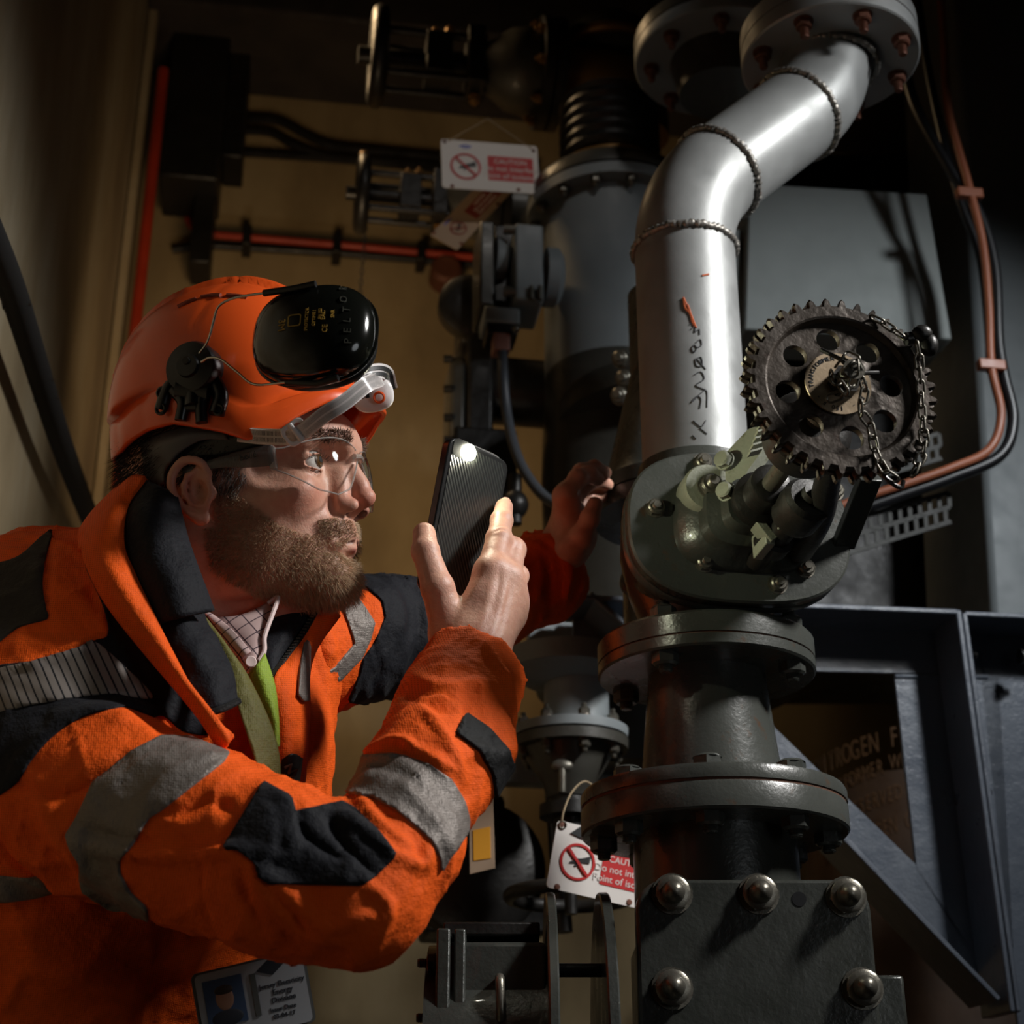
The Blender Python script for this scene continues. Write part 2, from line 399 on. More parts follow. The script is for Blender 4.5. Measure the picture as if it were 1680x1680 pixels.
for k in range(8):
    a = R(14+45*k); p = FT+Vector((.090*math.cos(a), .090*math.sin(a), 0)); inst('bolt', bm_, t, p, basis((0, 0, -1)))
# scribbled numerals down the pipe and the rubbed orange mark
def onpipe(px, py, off=.0005):
    d = ray(px, py); # intersect cylinder
    A = d.x**2+d.y**2; B = -2*(d.x*AX+d.y*AY); Cc = AX**2+AY**2-(Rp+off)**2
    k = (-B-math.sqrt(max(0, B*B-4*A*Cc)))/(2*A); return Vector((d.x*k, d.y*k, CZ+d.z*k))
strokes = [[(1148, 670), (1150, 655), (1143, 650), (1135, 660), (1158, 640), (1160, 668)], [(1137, 690), (1150, 700), (1158, 690)],
  [(1139, 615), (1150, 610), (1155, 622), (1142, 632), (1158, 640)], [(1141, 590), (1150, 586), (1152, 600), (1143, 600), (1142, 588), (1158, 606)],
  [(1142, 562), (1149, 557), (1151, 566), (1144, 570), (1139, 566), (1135, 572), (1139, 578), (1144, 570)], [(1134, 540), (1141, 535), (1140, 545), (1147, 540), (1148, 549)], [(1133, 520), (1138, 528), (1132, 532)], [(1148, 702), (1160, 712)], [(1136, 714), (1142, 720)]]
mk = flat('pencil_mark', (52, 52, 56), .7); m = MB()
for s_ in strokes: m.tube([onpipe(*q) for q in cr([Vector((x, y, 0)) for x, y in s_], 5) for q in [(q.x, q.y)]], .0006, 5)
part('handwriting', m, mk, t, label='pencilled numerals running down the pipe')
om = flat('orange_mark', (186, 92, 50), .7); m = MB()
for s_ in ([(1122, 492), (1124, 505), (1132, 514), (1136, 528), (1140, 535)], [(1128, 500), (1133, 515), (1142, 538)], [(1121, 488), (1126, 500)], [(1152, 452), (1163, 450)]):
    m.tube([onpipe(q.x, q.y, .0004) for q in cr([Vector((x, y, 0)) for x, y in s_], 5)], .0012, 5)
part('paint_scrape', m, om, t, label='rubbed orange scrape')

# reducer spool between the two flange pairs
t = thing('reducer_spool', 'grey tapered reducer spool below the chain wheel valve', 'pipe', (AX, AY, Z(.355)))
part('taper', MB().lathe([(.0685, .350), (.0675, .372), (.0585, .462), (.058, .476)], (AX, AY, CZ), n=72), GREY, t)
part('flange', MB().lathe([(.05, .473), (.105, .473), (.107, .475), (.107, .4845), (.05, .4845)], (AX, AY, CZ), n=80), GREY, t)
part('gasket', MB().lathe([(.1055, .4845), (.1055, .4865)], (AX, AY, CZ), n=80), GASKET, t)
part('flange', MB().lathe([(.06, .3435), (.1265, .3435), (.1265, .353), (.1245, .357), (.06, .357)], (AX, AY, CZ), n=80), GREY, t)
part('gasket', MB().lathe([(.1252, .341), (.1252, .3435)], (AX, AY, CZ), n=80), GASKET, t)
nutm = proto(bolt_mb(.0140, .011, 0, False), 'bolt', GREY); nutr = proto(bolt_mb(.0130, .012, .006, False), 'nut', GREY)
for k in range(8):
    a = R(-54+45*k); d = Vector((math.cos(a), math.sin(a), 0))
    inst('bolt', nutm, t, Vector((AX, AY, Z(.357)))+d*.1055, basis((0, 0, 1), d))
    if k % 2: a = R(-77+45*k); d = Vector((math.cos(a), math.sin(a), 0)); inst('nut', nutr, t, Vector((AX, AY, Z(.473)))+d*.090, basis((0, 0, -1)))
# lower valve chest
PYF = 1.372
t = thing('lower_valve_chest', 'dark grey valve chest with a bolted square cover plate', 'valve', (AX, AY, Z(-.3)))
part('neck', MB().lathe([(.0775, .0), (.0775, .322)], (AX, AY, CZ), n=64), DKGREY, t)
part('flange', MB().lathe([(.06, .316), (.1245, .316), (.1265, .318), (.1265, .339), (.1255, .341), (.06, .341)], (AX, AY, CZ), n=80), GREY, t)
for k in range(8):
    a = R(-54+45*k); d = Vector((math.cos(a), math.sin(a), 0)); inst('nut', nutr, t, Vector((AX, AY, Z(.316)))+d*.1055, basis((0, 0, -1)))
cx = .2055; I3 = basis((0, -1, 0), (1, 0, 0))
part('body', MB().box((cx, PYF+.13, Z(-.02)), (.178, .22, .5)), DKGREY, t, .012)
part('cover_plate', MB().prism(rrect(.2, .62, .026, 8), (cx, PYF+.02, Z(-.057)), I3, .02), DKGREY, t, .003)
dome = proto(bolt_mb(.0155, .009, .0135, True, True), 'dome_nut', STEEL)
for px, py in ((1103, 1467), (1245, 1467), (1388, 1472), (1103, 1622), (1415, 1622), (1253, 1780), (1103, 1785), (1425, 1785)):
    inst('dome_nut', dome, t, PY(px, py, PYF), I3 @ Matrix.Rotation(random.random(), 3, 'Z'))
part('dowel_hole', MB().lathe([(.0062, 0), (.0062, .0006)], PY(1311, 1475, PYF), (0, -1, 0), 20), RUBBER, t, label='small black hole')
part('side_bracket', MB().box(PY(1448, 1655, 1.42), (.03, .05, .05)), DKGREY, t, .003)
# side branch: two thin flanges and a horizontal drum
for px, y0, lab, hole in ((1022, 1460, 'valve_rib', 0),):
    pass
def disc(cxp, czp, Y, r, th, name, parent, mat, x=0, hole=.0):
    prof = [(hole, 0), (r-.0015, 0), (r, .0015), (r, th-.0015), (r-.0015, th), (hole, th)] if hole else [(r-.0015, 0), (r, .0015), (r, th-.0015), (r-.0015, th)]
    m = MB(); m.lathe(prof, (x, Y, czp), (1, 0, 0), 72, cap=not hole)
    if hole:
        pass
    return part(name, m, mat, parent)
zc_ = Z(.09)
disc(0, zc_, 1.50, .172, .010, 'end_flange', t, DKGREY, .078)
# pedestal flange plus rod
t2 = thing('side_drum', 'dark grey horizontal drum with end flanges and a wire handle', 'drum', (-.03, 1.50, Z(-.2)))
disc(0, zc_, 1.50, .172, .009, 'rim_flange', t2, DKGREY, .030, .12)
part('barrel', MB().lathe([(.125, -.075), (.125, .032)], (0, 1.50, zc_), (1, 0, 0), 72), DKGREY, t2)
xl = PY(735, 1600, 1.40).x
part('body', MB().box((-.018, 1.50, Z(.055)), (.095, .2, .30)), DKGREY, t2, .004)
part('end_plate', MB().box((xl-.004, 1.50, Z(.06)), (.012, .22, .31)), DKGREY, t2, .002)
part('end_plate', MB().box((xl+.010, 1.50, Z(.06)), (.010, .215, .31)), DKGREY, t2, .002)
part('top_plate', MB().box((-.018, 1.5, Z(.219)), (.085, .16, .012)), BLACKSTEEL, t2, .002)
part('rear_cap', MB().lathe([(.075, 0), (.075, .012), (.05, .02)], (xl-.010, 1.5, Z(.02)), (-1, 0, 0), 40), RUST, t2)
sb = proto(bolt_mb(.008, .007, .008), 'bolt', BLACKSTEEL)
for py in (1580, 1670): p = PY(700, py, 1.41); inst('bolt', sb, t2, (xl-.01, 1.41, p.z), basis((-1, 0, 0)))
h0 = PY(820, 1612, 1.395); h1 = PY(822, 1655, 1.395)
part('wire_handle', MB().tube(cr([h0+Vector((0, .012, 0)), h0+Vector((0, -.008, .002)), h1+Vector((0, -.012, 0)), h1+Vector((0, -.008, -.01))], 6), .0042, 10), STEEL, t2)
part('tie_rod', MB().cyl((.03, 1.43, Z(.185)), (.09, 1.43, Z(.185)), .006), BLACKSTEEL, t2)

# ---------------------------------------------------------------- chain-wheel gate valve
nv = Vector((.153, -.988, 0)).normalized(); BC = Vector((.217, 1.39, Z(.589)))
t = thing('chain_wheel_valve', 'cast grey gate valve with toothed chain wheel facing the camera', 'valve', (AX, AY, Z(.4865)))
part('flange', MB().lathe([(.05, .4865), (.107, .4865), (.107, .505), (.1045, .508), (.05, .508)], (AX, AY, CZ), n=80), GREY, t)
for k in range(8):
    if k % 2: a = R(-77+45*k); d = Vector((math.cos(a), math.sin(a), 0)); inst('nut', nutr, t, Vector((AX, AY, Z(.508)))+d*.090, basis((0, 0, 1)))
MBn = basis(nv, (1, 0, 0)); # x right, y?, z along nv
if (MBn @ Vector((0, 1, 0))).z < 0: MBn = basis(nv, (1, 0, 0))
m = MB(); m.lathe([(.06, .500), (.064, .53), (.074, .56), (.082, .6), (.08, .64), (.066, .668), (.060, .70)], (AX, AY, CZ), n=56)
part('body', m, GREY, t)
def slice_loft(rings, c, M, n=56, e=2.6):
    m = MB(); vs = []; fs = []; k = len(rings)
    for a, b, h in rings:
        for x, y in superell(a, b, e, n): vs.append(c+M @ Vector((x, y, h)))
    for j in range(k-1):
        for i in range(n): fs.append((j*n+i, j*n+(i+1) % n, (j+1)*n+(i+1) % n, (j+1)*n+i))
    fs += [tuple(range(n))[::-1], tuple(range((k-1)*n, k*n))]
    return m.add(vs, fs)
part('bonnet_chest', slice_loft([(.08, .058, -.14), (.092, .064, -.05), (.09, .06, -.022)], BC, MBn), GREY, t)
part('bonnet_flange', slice_loft([(.107, .075, -.030), (.109, .077, -.028), (.109, .077, -.017), (.108, .076, -.0155)], BC, MBn, 72, 2.7), GREY, t)
part('gasket', slice_loft([(.1075, .0755, -.0155), (.1075, .0755, -.0135)], BC, MBn, 72, 2.7), GASKET, t)
part('bonnet_flange', slice_loft([(.108, .076, -.0135), (.109, .077, -.012), (.109, .077, -.001), (.107, .075, .001)], BC, MBn, 72, 2.7), GREY, t)
bn = proto(bolt_mb(.0085, .007, .004), 'bolt', STEEL)
U_ = MBn @ Vector((1, 0, 0)); V_ = MBn @ Vector((0, 1, 0))
def onplane(px, py, c, n):
    d = ray(px, py); o = Vector((0, 0, CZ)); k = (c-o).dot(n)/d.dot(n); return o+d*k
for px, py in ((1074, 835), (1152, 760), (1320, 934), (1368, 808), (1155, 925), (1275, 960)):
    inst('bolt', bn, t, onplane(px, py, BC, nv), basis(nv))
# bonnet dome and gland
part('bonnet_dome', slice_loft([(.070, .048, 0), (.066, .045, .010), (.050, .036, .020), (.046, .034, .034), (.034, .026, .040), (.032, .025, .058)], BC+U_*.004, MBn, 56, 3.2), DKGREY, t)
# lit boss on the left of the bonnet
c = onplane(1160, 806, BC+nv*.018, nv)
part('boss', MB().lathe([(.026, -.02), (.025, .006), (.023, .010), (.012, .010)], c, nv, 32), LITGREY, t)
inst('boss_bolt', proto(bolt_mb(.011, .008, .008), 'boss_bolt', STEEL), t, c+nv*.010, basis(nv))
# two yoke side plates
def plate_px(pts, dep_c, th, n, name, mat, bev=.0012):
    P = [onplane(x, y, dep_c, n) for x, y in pts]; m = MB(); k = len(P); o = n*th
    m.add(P+[p-o for p in P], [tuple(range(k)), tuple(range(k, 2*k))[::-1]]+[(i, k+i, k+(i+1) % k, (i+1) % k) for i in range(k)])
    return part(name, m, mat, t, bev)
plate_px([(1188, 744), (1226, 704), (1262, 690), (1250, 742), (1228, 772), (1200, 836), (1190, 800)], BC+nv*.075, .016, Vector((-.5, -.83, .12)).normalized(), 'yoke_plate', LITGREY)
for px, py in ((1190, 757), (1193, 808)):
    inst('yoke_bolt', proto(bolt_mb(.0085, .007, .0), 'yoke_bolt', LITGREY), t, onplane(px, py, BC+nv*.079, Vector((-.5, -.83, .12)).normalized()), basis((-.6, -.78, .1)))
# curved grill on yoke casting: lettering ridge block
for k in range(5):
    c = onplane(1238+k*4, 742-k*11, BC+nv*.085, nv); part('grill_rib', MB().box(c, (.012, .0018, .012), MBn @ Matrix.Rotation(R(20), 3, 'Z')), LITGREY, t)
# yoke arms, stem, gland follower
W0 = PY(1376, 640, 1.10)
m = MB()
m.cyl(BC+nv*.05, W0+nv*.035, .0085, n=24); part('stem', m, STEEL, t)
part('gland', MB().lathe([(.026, .055), (.026, .07), (.019, .074), (.019, .1), (.015, .103)], BC, nv, 32), BLACKSTEEL, t)
for s_, mt in ((1, BLACKSTEEL),):
    b0 = BC+U_*.05*s_+V_*(-.028)*s_+nv*.02; b1 = W0+U_*.022*s_+V_*(-.012)*s_-nv*.075
    P = [b0, b0.lerp(b1, .35)+U_*.008*s_, b0.lerp(b1, .7)+U_*.004*s_, b1]
    P = cr(P, 6); part('yoke_arm', MB().tube(P, [.014-.004*i/len(P) for i in range(len(P))], 14), mt, t)
part('yoke_ring', MB().lathe([(.018, -.098), (.034, -.094), (.036, -.070), (.030, -.062), (.018, -.058)], W0, nv, 32), BLACKSTEEL, t)
# second gland tube seen below wheel
g0 = onplane(1255, 905, BC+nv*.03, nv); g1 = onplane(1330, 815, BC+nv*.12, nv); gd = (g1-g0).normalized()
part('lock_spindle', MB().lathe([(.010, 0), (.010, .03), (.017, .031), (.017, .045), (.012, .046), (.012, .075), (.021, .077), (.023, .082), (.023, .108), (.019, .113), (.010, .114), (.010, .122)], g0-gd*.02, gd, 24), BLACKSTEEL, t)
for k in (0, 1):
    q = g0+gd*(.022+.05*k)+U_*-.012; part('locking_lug', MB().box(q, (.009, .03, .028), basis(gd)), LITGREY, t, .001)
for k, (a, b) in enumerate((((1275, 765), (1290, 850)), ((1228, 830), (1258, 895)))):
    A_ = onplane(a[0], a[1], BC+nv*.07, nv); B_ = onplane(b[0], b[1], BC+nv*.05, nv); part('yoke_rib', MB().box((A_+B_)/2, (.008, (A_-B_).length, .02), basis(nv, (B_-A_).cross(nv))), LITGREY, t, .001)
# right brace bar
A_ = onplane(1425, 790, BC+nv*.07, nv); B_ = onplane(1385, 890, BC+nv*.0, nv)
part('brace_bar', MB().box((A_+B_)/2, (.022, (A_-B_).length+.01, .009), Matrix(((0, 0, 0),)*3) if 0 else basis((A_-B_).cross(Vector((1, .3, 0))), (A_-B_).cross((A_-B_).cross(Vector((1, .3, 0)))))), DKGREY, t, .001)
# ---- the wheel itself
RW = .079; NT_ = 36; NS = NT_*8; hub_r = .0
def prof(i):
    ph = (i % 8)/8; tooth = max(0, math.cos(2*math.pi*(ph-.5)))  # bump at middle
    return RW*(.912+.088*min(1, tooth*1.12))
m = MB(); WM = MBn; n = NS; rings = []
HD = .0085
def ringv(rf, h): return [W0+WM @ Vector(((rf(i) if callable(rf) else rf)*math.cos(2*math.pi*i/n), (rf(i) if callable(rf) else rf)*math.sin(2*math.pi*i/n), h)) for i in range(n)]
rl = [ringv(.062, -HD), ringv(lambda i: prof(i)-.002, -HD), ringv(prof, -HD+.002), ringv(prof, -.0022), ringv(lambda i: .0705, -.0006), ringv(lambda i: .0705, .0006), ringv(prof, .0022), ringv(prof, HD-.002), ringv(lambda i: prof(i)-.002, HD), ringv(.062, HD), ringv(.0605, HD-.001), ringv(.0585, 0.003), ]
vs = [p for r_ in rl for p in r_]; fs = []
for j in range(len(rl)-1):
    for i in range(n): fs.append((j*n+i, j*n+(i+1) % n, (j+1)*n+(i+1) % n, (j+1)*n+i))
m.add(vs, fs)
wheel = part('chain_wheel', m, IRON, t, angle=30, label='brown cast iron toothed wheel')
# web disc with eight holes, built with a boolean free polar grid
nh = 8; m = MB(); bmw = bmesh.new()
NA = 192; NR = 30; r0, r1 = .014, .060; hr = .0098; hc = .043
def hole_fix(x, y):
    for k in range(nh):
        a = R(8+45*k); dx, dy = x-hc*math.cos(a), y-hc*math.sin(a); d_ = math.hypot(dx, dy)
        if d_ < hr+.0017: return (k, a, dx, dy, d_)
    return None
for side, h in ((1, .0025), (-1, -.0035)):
    vs = []; keep = {}
    for j in range(NR+1):
        for i in range(NA):
            rr_ = r0+(r1-r0)*j/NR; a = 2*math.pi*i/NA; x, y = rr_*math.cos(a), rr_*math.sin(a); hf = hole_fix(x, y); ins = 0
            if hf:
                k, aa, dx, dy, d_ = hf
                if d_ > hr-.0013: x = hc*math.cos(aa)+dx/d_*hr; y = hc*math.sin(aa)+dy/d_*hr; 
                else: ins = 1
            dish = .004*math.exp(-((rr_-.02)/.012)**2)
            vs.append((W0+WM @ Vector((x, y, h+dish*side)), ins))
    base = len(m.v); fs = []
    for j in range(NR):
        for i in range(NA):
            q = (j*NA+i, j*NA+(i+1) % NA, (j+1)*NA+(i+1) % NA, (j+1)*NA+i)
            if any(vs[k][1] for k in q): continue
            fs.append(q)
    m.add([v[0] for v in vs], fs)
for k in range(nh):
    a = R(8+45*k); c = W0+WM @ Vector((hc*math.cos(a), hc*math.sin(a), 0)); m.lathe([(hr, -.0035), (hr+.0004, 0), (hr, .0025)], c, nv, 28, cap=False)
part('web', m, IRON, wheel, angle=30)
part('hub_boss', MB().lathe([(.02, -.03), (.02, 0), (.017, .008), (.013, .0085)], W0, nv, 36), IRON, wheel)
NAMEP = paint('brass_name_plate', (158, 138, 112), .45, .5, .25, .2)
part('name_plate', MB().lathe([(.0125, 0), (.0268, 0), (.027, .0008), (.0268, .0016), (.0125, .0016)], W0+nv*.0075+WM @ Vector((-.0035, .001, 0)), nv, 48), NAMEP, wheel, label='round stamped brass name plate')
npc = W0+nv*.0092+WM @ Vector((-.0035, .001, 0)); m = MB(); s_ = 'TRANSFORMER  OIL AT 250 F  -  150 F -  '
for i, ch in enumerate(s_):
    a = R(-170)-2*math.pi*i/len(s_)*-1*-1
    if ch == ' ': continue
    c = npc+WM @ Vector((.0218*math.cos(a), .0218*math.sin(a), 0)); mm = text_mb(ch, .0052, c, WM @ Matrix.Rotation(a-math.pi/2, 3, 'Z'), .0003); m.add(mm.v, mm.f)
part('stamped_letters', m, SIGNBLK, wheel)
part('spindle_nut', MB().prism(hexpoly(.0125), W0+nv*.006, WM, .014).lathe([(.006, .02), (.006, .03)], W0, nv, 16), BLACKSTEEL, t)
part('split_pin', MB().tube([W0+WM @ Vector(p) for p in ((-.016, .028, .012), (-.006, .014, .024), (.004, .0, .028), (.018, .006, .02), (.027, .009, .016))], .0018, 8), BLACKSTEEL, t)
# chain and shackles
t = thing('locking_chain', 'rusty steel locking chain looped over the toothed wheel', 'chain', W0)
lm = MB(); L_, Wd, rr_ = .0066, .0034, .00105
P = []
for i in range(20):
    a = 2*math.pi*i/20; P.append(Vector((Wd*math.cos(a), (L_-Wd)*(1 if math.sin(a) > 0 else -1)+Wd*math.sin(a), 0)))
lm.tube(P, rr_, 8, closed=True, up=(0, 0, 1)); link_me = proto(lm, 'chain_link', STEEL, 80)
def wp(px, py, h): return onplane(px, py, W0+nv*h, nv)
def lay_chain(path, start=0):
    D = cr(path, 24); L = [0]
    for i in range(1, len(D)): L.append(L[-1]+(D[i]-D[i-1]).length)
    step = (L_*2-2*rr_)*.93; k = int(L[-1]/step)
    for q in range(k):
        s0 = (q+.5)*step; i = next(j for j in range(len(L)) if L[j] >= s0); i = max(1, i)
        f = (s0-L[i-1])/(L[i]-L[i-1]+1e-9); p = D[i-1].lerp(D[i], f); tn = (D[i]-D[i-1]).normalized()
        nn = nv if (q+start) % 2 else tn.cross(nv); nn = (nn + Vector((random.uniform(-.3, .3), random.uniform(-.3, .3), random.uniform(-.3, .3)))); nn = (nn-tn*nn.dot(tn)).normalized()
        M = Matrix((tn.cross(nn)*1, tn, nn)).transposed(); 
        if M.determinant() < 0: M = Matrix((nn.cross(tn), tn, nn)).transposed()
        inst('chain_link', link_me, t, p, M)
lay_chain([wp(1384, 612, .03), wp(1402, 600, .036), (wp(1418, 640, .026)), wp(1412, 672, .022), wp(1428, 700, .014), wp(1436, 740, .012), wp(1452, 772, .014), wp(1470, 786, .012), wp(1485, 784, .012)])
lay_chain([wp(1504, 562, .026), wp(1508, 590, .022), wp(1510, 625, .018), wp(1512, 660, .016), wp(1514, 700, .015), wp(1516, 735, .014), wp(1504, 765, .014), wp(1494, 790, .014)])
lay_chain([wp(1372, 600, .024), wp(1385, 585, .03), wp(1402, 590, .034), wp(1405, 612, .034), wp(1392, 640, .03), wp(1368, 652, .024), wp(1352, 655, .018)])
lay_chain([wp(1362, 612, .02), wp(1370, 625, .03), wp(1385, 640, .034), wp(1375, 660, .028)])
lay_chain([wp(1430, 520, .012), wp(1450, 530, .014), wp(1472, 546, .016), wp(1490, 560, .018)])
part('shackle', MB().ball(wp(1512, 548, .02), (.0085, .0075, .0075)).cyl(wp(1486, 556, .016), wp(1522, 552, .016), .0052).ball(wp(1524, 566, .018), (.0075, .0075, .01)).cyl(wp(1520, 548, .018), wp(1526, 580, .018), .004), BLACKSTEEL, t)
part('hook', MB().tube(cr([wp(1448, 778, .012), wp(1462, 792, .012), wp(1478, 800, .012), wp(1482, 788, .012)], 8), .0018, 8), BLACKSTEEL, t)
# ================================================================ behind the column
def pl(px, py, c, n): return onplane(px, py, c, n)
def polyplate(pts, c, n, th, name, mat, parent, bev=.001):
    P = [onplane(x, y, c, n) for x, y in pts]; m = MB(); k = len(P); o = n*th
    m.add(P+[p-o for p in P], [tuple(range(k)), tuple(range(k, 2*k))[::-1]]+[(i, k+i, k+(i+1) % k, (i+1) % k) for i in range(k)])
    return part(name, m, mat, parent, bev)
FN = -ry; FC = PY(1570, 1003, 1.93); WC = FC+ry*.075; WEB = WC-ry*.006
fp = lambda x, y: onplane(x, y, FC, FN)
def flange_bar(a, b, name, parent, up, mat=FRAMEGREY, th=.007, dep=.08):
    A = fp(*a); B = fp(*b); d = (B-A); M = Matrix((d.normalized(), ry, d.normalized().cross(ry))).transposed()
    return part(name, MB().box((A+B)/2+ry*dep/2, (d.length, dep, th), M), mat, parent, .0018)
t = thing('steel_frame', 'grey welded channel frame with diagonal brace behind the flanged pipes', 'frame', fp(1655, 1640))
flange_bar((930, 978), (1572, 1003), 'top_flange', t, 1)
flange_bar((1573, 1000), (1662, 1660), 'side_flange', t, 1)
flange_bar((1180, 1160), (1640, 1640), 'brace_flange', t, 1)
flange_bar((968, 972), (1070, 1062), 'left_brace_flange', t, 1)
polyplate([(940, 1002), (1600, 1028), (1620, 1108), (940, 1092)], WC, FN, .006, 'top_web', FRAMEGREY, t)
polyplate([(1468, 1112), (1640, 1112), (1668, 1640), (1640, 1640), (1504, 1430)], WC, FN, .006, 'side_web', FRAMEGREY, t)
polyplate([(1190, 1116), (1268, 1190), (1503, 1418), (1650, 1640), (1560, 1560), (1190, 1190)], WC, FN, .006, 'brace_web', FRAMEGREY, t)
part('weld_seam', MB().tube([onplane(1468, 1110, WC, FN), onplane(1620, 1111, WC, FN)], .003, 8), FRAMEGREY, t)
t = thing('steel_frame', 'second grey plate frame bolted on at the right edge of the picture', 'frame', fp(1700, 1640))
flange_bar((1584, 1006), (1760, 1014), 'top_flange', t, 1)
flange_bar((1583, 1005), (1672, 1660), 'side_flange', t, 1)
polyplate([(1600, 1030), (1800, 1036), (1800, 1720), (1672, 1700)], WC, FN, .006, 'web_plate', FRAMEGREY, t)
fb = proto(bolt_mb(.009, .008, .008), 'bolt', BLACKSTEEL)
for px, py in ((1597, 1062), (1621, 1290), (1655, 1545), (1690, 1065)): inst('bolt', fb, t, fp(px, py)+ry*.03, basis(rx))
# drum seen through the frame opening
DR = PY(1512, 1300, 2.62); DRr = .20
BROWN = paint('dark_brown_drum_paint', (74, 52, 34), .6, 0, .4, .3, 120)
t = thing('transformer_drum', 'dark brown drum with faint gold lettering behind the steel frame', 'drum', (DR.x, DR.y, .9))
part('shell', MB().lathe([(DRr, .9), (DRr, 1.62)], (DR.x, DR.y, 0), n=64), BROWN, t)
GOLD = flat('faint_gold_lettering', (92, 64, 38), .6)
def drum_text(s, z, size, a0, slope=.0):
    m = MB(); a = a0
    for ch in s:
        p = Vector((DR.x+(DRr+.0008)*math.cos(a), DR.y+(DRr+.0008)*math.sin(a), z)); nrm = Vector((math.cos(a), math.sin(a), 0))
        if ch != ' ':
            mm = text_mb(ch, size, p, basis(nrm, nrm.cross(Vector((0, 0, -1)))) , .0004, sx=.52); m.add(mm.v, mm.f)
        a += size*.36/DRr; z += slope
    return m
z0 = PY(1370, 1215, 2.45).z-.014
for i, s_ in enumerate(('NITROGEN FILLED', 'TRANSFORMER WITH', 'OIL PRESERVED BY', 'DRY NITROGEN GAS')):
    o = part('lettering', drum_text(s_, z0-.048*i-.01, .046 if i == 0 else .034, R(-157), .0028), GOLD, t)
# big grey tank on the right and the pale panel
TC = PY(1600, 300, 2.25)
t = thing('tank', 'large dull blue grey tank filling the right edge', 'tank', rpt(2.2, -1.1, 0))
polyplate([(1558, -150), (1900, -150), (1900, 1200), (1640, 1200)], TC, FN, .25, 'tank_wall', TANKGREY, t, .01)
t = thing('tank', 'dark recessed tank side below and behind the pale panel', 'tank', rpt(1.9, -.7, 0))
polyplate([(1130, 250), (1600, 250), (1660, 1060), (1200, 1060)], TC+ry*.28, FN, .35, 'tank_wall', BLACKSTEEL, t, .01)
PC = PY(1400, 430, 2.12); 
t = thing('cabinet', 'pale grey flat cabinet behind the bent pipe and chain wheel', 'cabinet', PY(1400, 555, 2.12))
polyplate([(1230, 300), (1521, 318), (1562, 556), (1222, 540)], PC, FN, .09, 'door', PANELGREY, t, .003)
polyplate([(1203, 375), (1216, 376), (1220, 536), (1208, 535)], PC+ry*.02, FN, .05, 'hinge_post', PANELGREY, t, .003)
# cables on the tank
t = thing('brown_cable', 'brown cable looping down the tank and back under the chain wheel', 'cable', PY(1625, 590, 2.02))
YC = 1.99
part('cable_run', MB().tube(cr([PY(x, y, YC) for x, y in ((1540, -40), (1548, 60), (1556, 180), (1588, 300), (1612, 400), (1622, 500), (1626, 600), (1642, 680), (1622, 738), (1560, 768), (1480, 796), (1400, 822), (1330, 850))], 8), .0065, 10), COPPER, t)
for px, py in ((1590, 318), (1626, 600)): part('clip', MB().box(PY(px, py, YC), (.04, .014, .016), RM), COPPER, t, .002)
tag(part('black_cable', MB().tube(cr([PY(x, y, YC+.012) for x, y in ((1480, -40), (1484, 80), (1500, 170), (1560, 280), (1606, 350), (1632, 440), (1638, 560), (1648, 620), (1662, 690), (1640, 748), (1560, 784), (1480, 812), (1400, 840), (1330, 868))], 8), .0085, 12), RUBBER), 'black cable running beside the brown cable on the tank', 'cable')
tag(part('black_cable', MB().tube(cr([PY(x, y, YC+.05) for x, y in ((1500, -40), (1520, 100), (1545, 220), (1575, 330), (1608, 420), (1622, 540), (1625, 610))], 8), .007, 12), RUBBER), 'thinner black cable tucked behind the brown cable', 'cable')
# perforated tray
t = thing('cable_tray', 'grey perforated cable tray below the looping cables', 'cable tray', PY(1480, 870, 2.0))
TRC = PY(1480, 870, 2.02); tp = lambda x, y: onplane(x, y, TRC, FN)
def lerp2(a, b, f): return (a[0]+(b[0]-a[0])*f, a[1]+(b[1]-a[1])*f)
TRAYM = paint('dull_tray_zinc', (92, 92, 90), .8, 0, .3, .2, 200, None, 0, .1)
def tray(TL, TR_, BL, BR, n):
    for f in (0, .5, 1):
        a, b = lerp2(TL, BL, f), lerp2(TR_, BR, f); A, B = tp(*a), tp(*b)
        part('rail', MB().box((A+B)/2, ((B-A).length, .003, .0065), Matrix(((B-A).normalized(), ry, (B-A).normalized().cross(ry))).transposed()), TRAYM, t, .0006)
    for i in range(n+1):
        for r_ in (0, .5):
            f0 = (i+(.5 if r_ else 0))/n
            if f0 > 1: continue
            A = tp(*lerp2(lerp2(TL, TR_, f0), lerp2(BL, BR, f0), r_)); B = tp(*lerp2(lerp2(TL, TR_, f0), lerp2(BL, BR, f0), r_+.5))
            d = (B-A).normalized(); part('web_bar', MB().box((A+B)/2, (.0065, .003, (A-B).length), Matrix((d.cross(ry)*-1, ry, d)).transposed()), TRAYM, t, .0006)
tray((1330, 872), (1556, 808), (1335, 925), (1560, 856), 14)
tray((1440, 740), (1540, 712), (1443, 782), (1545, 752), 7)
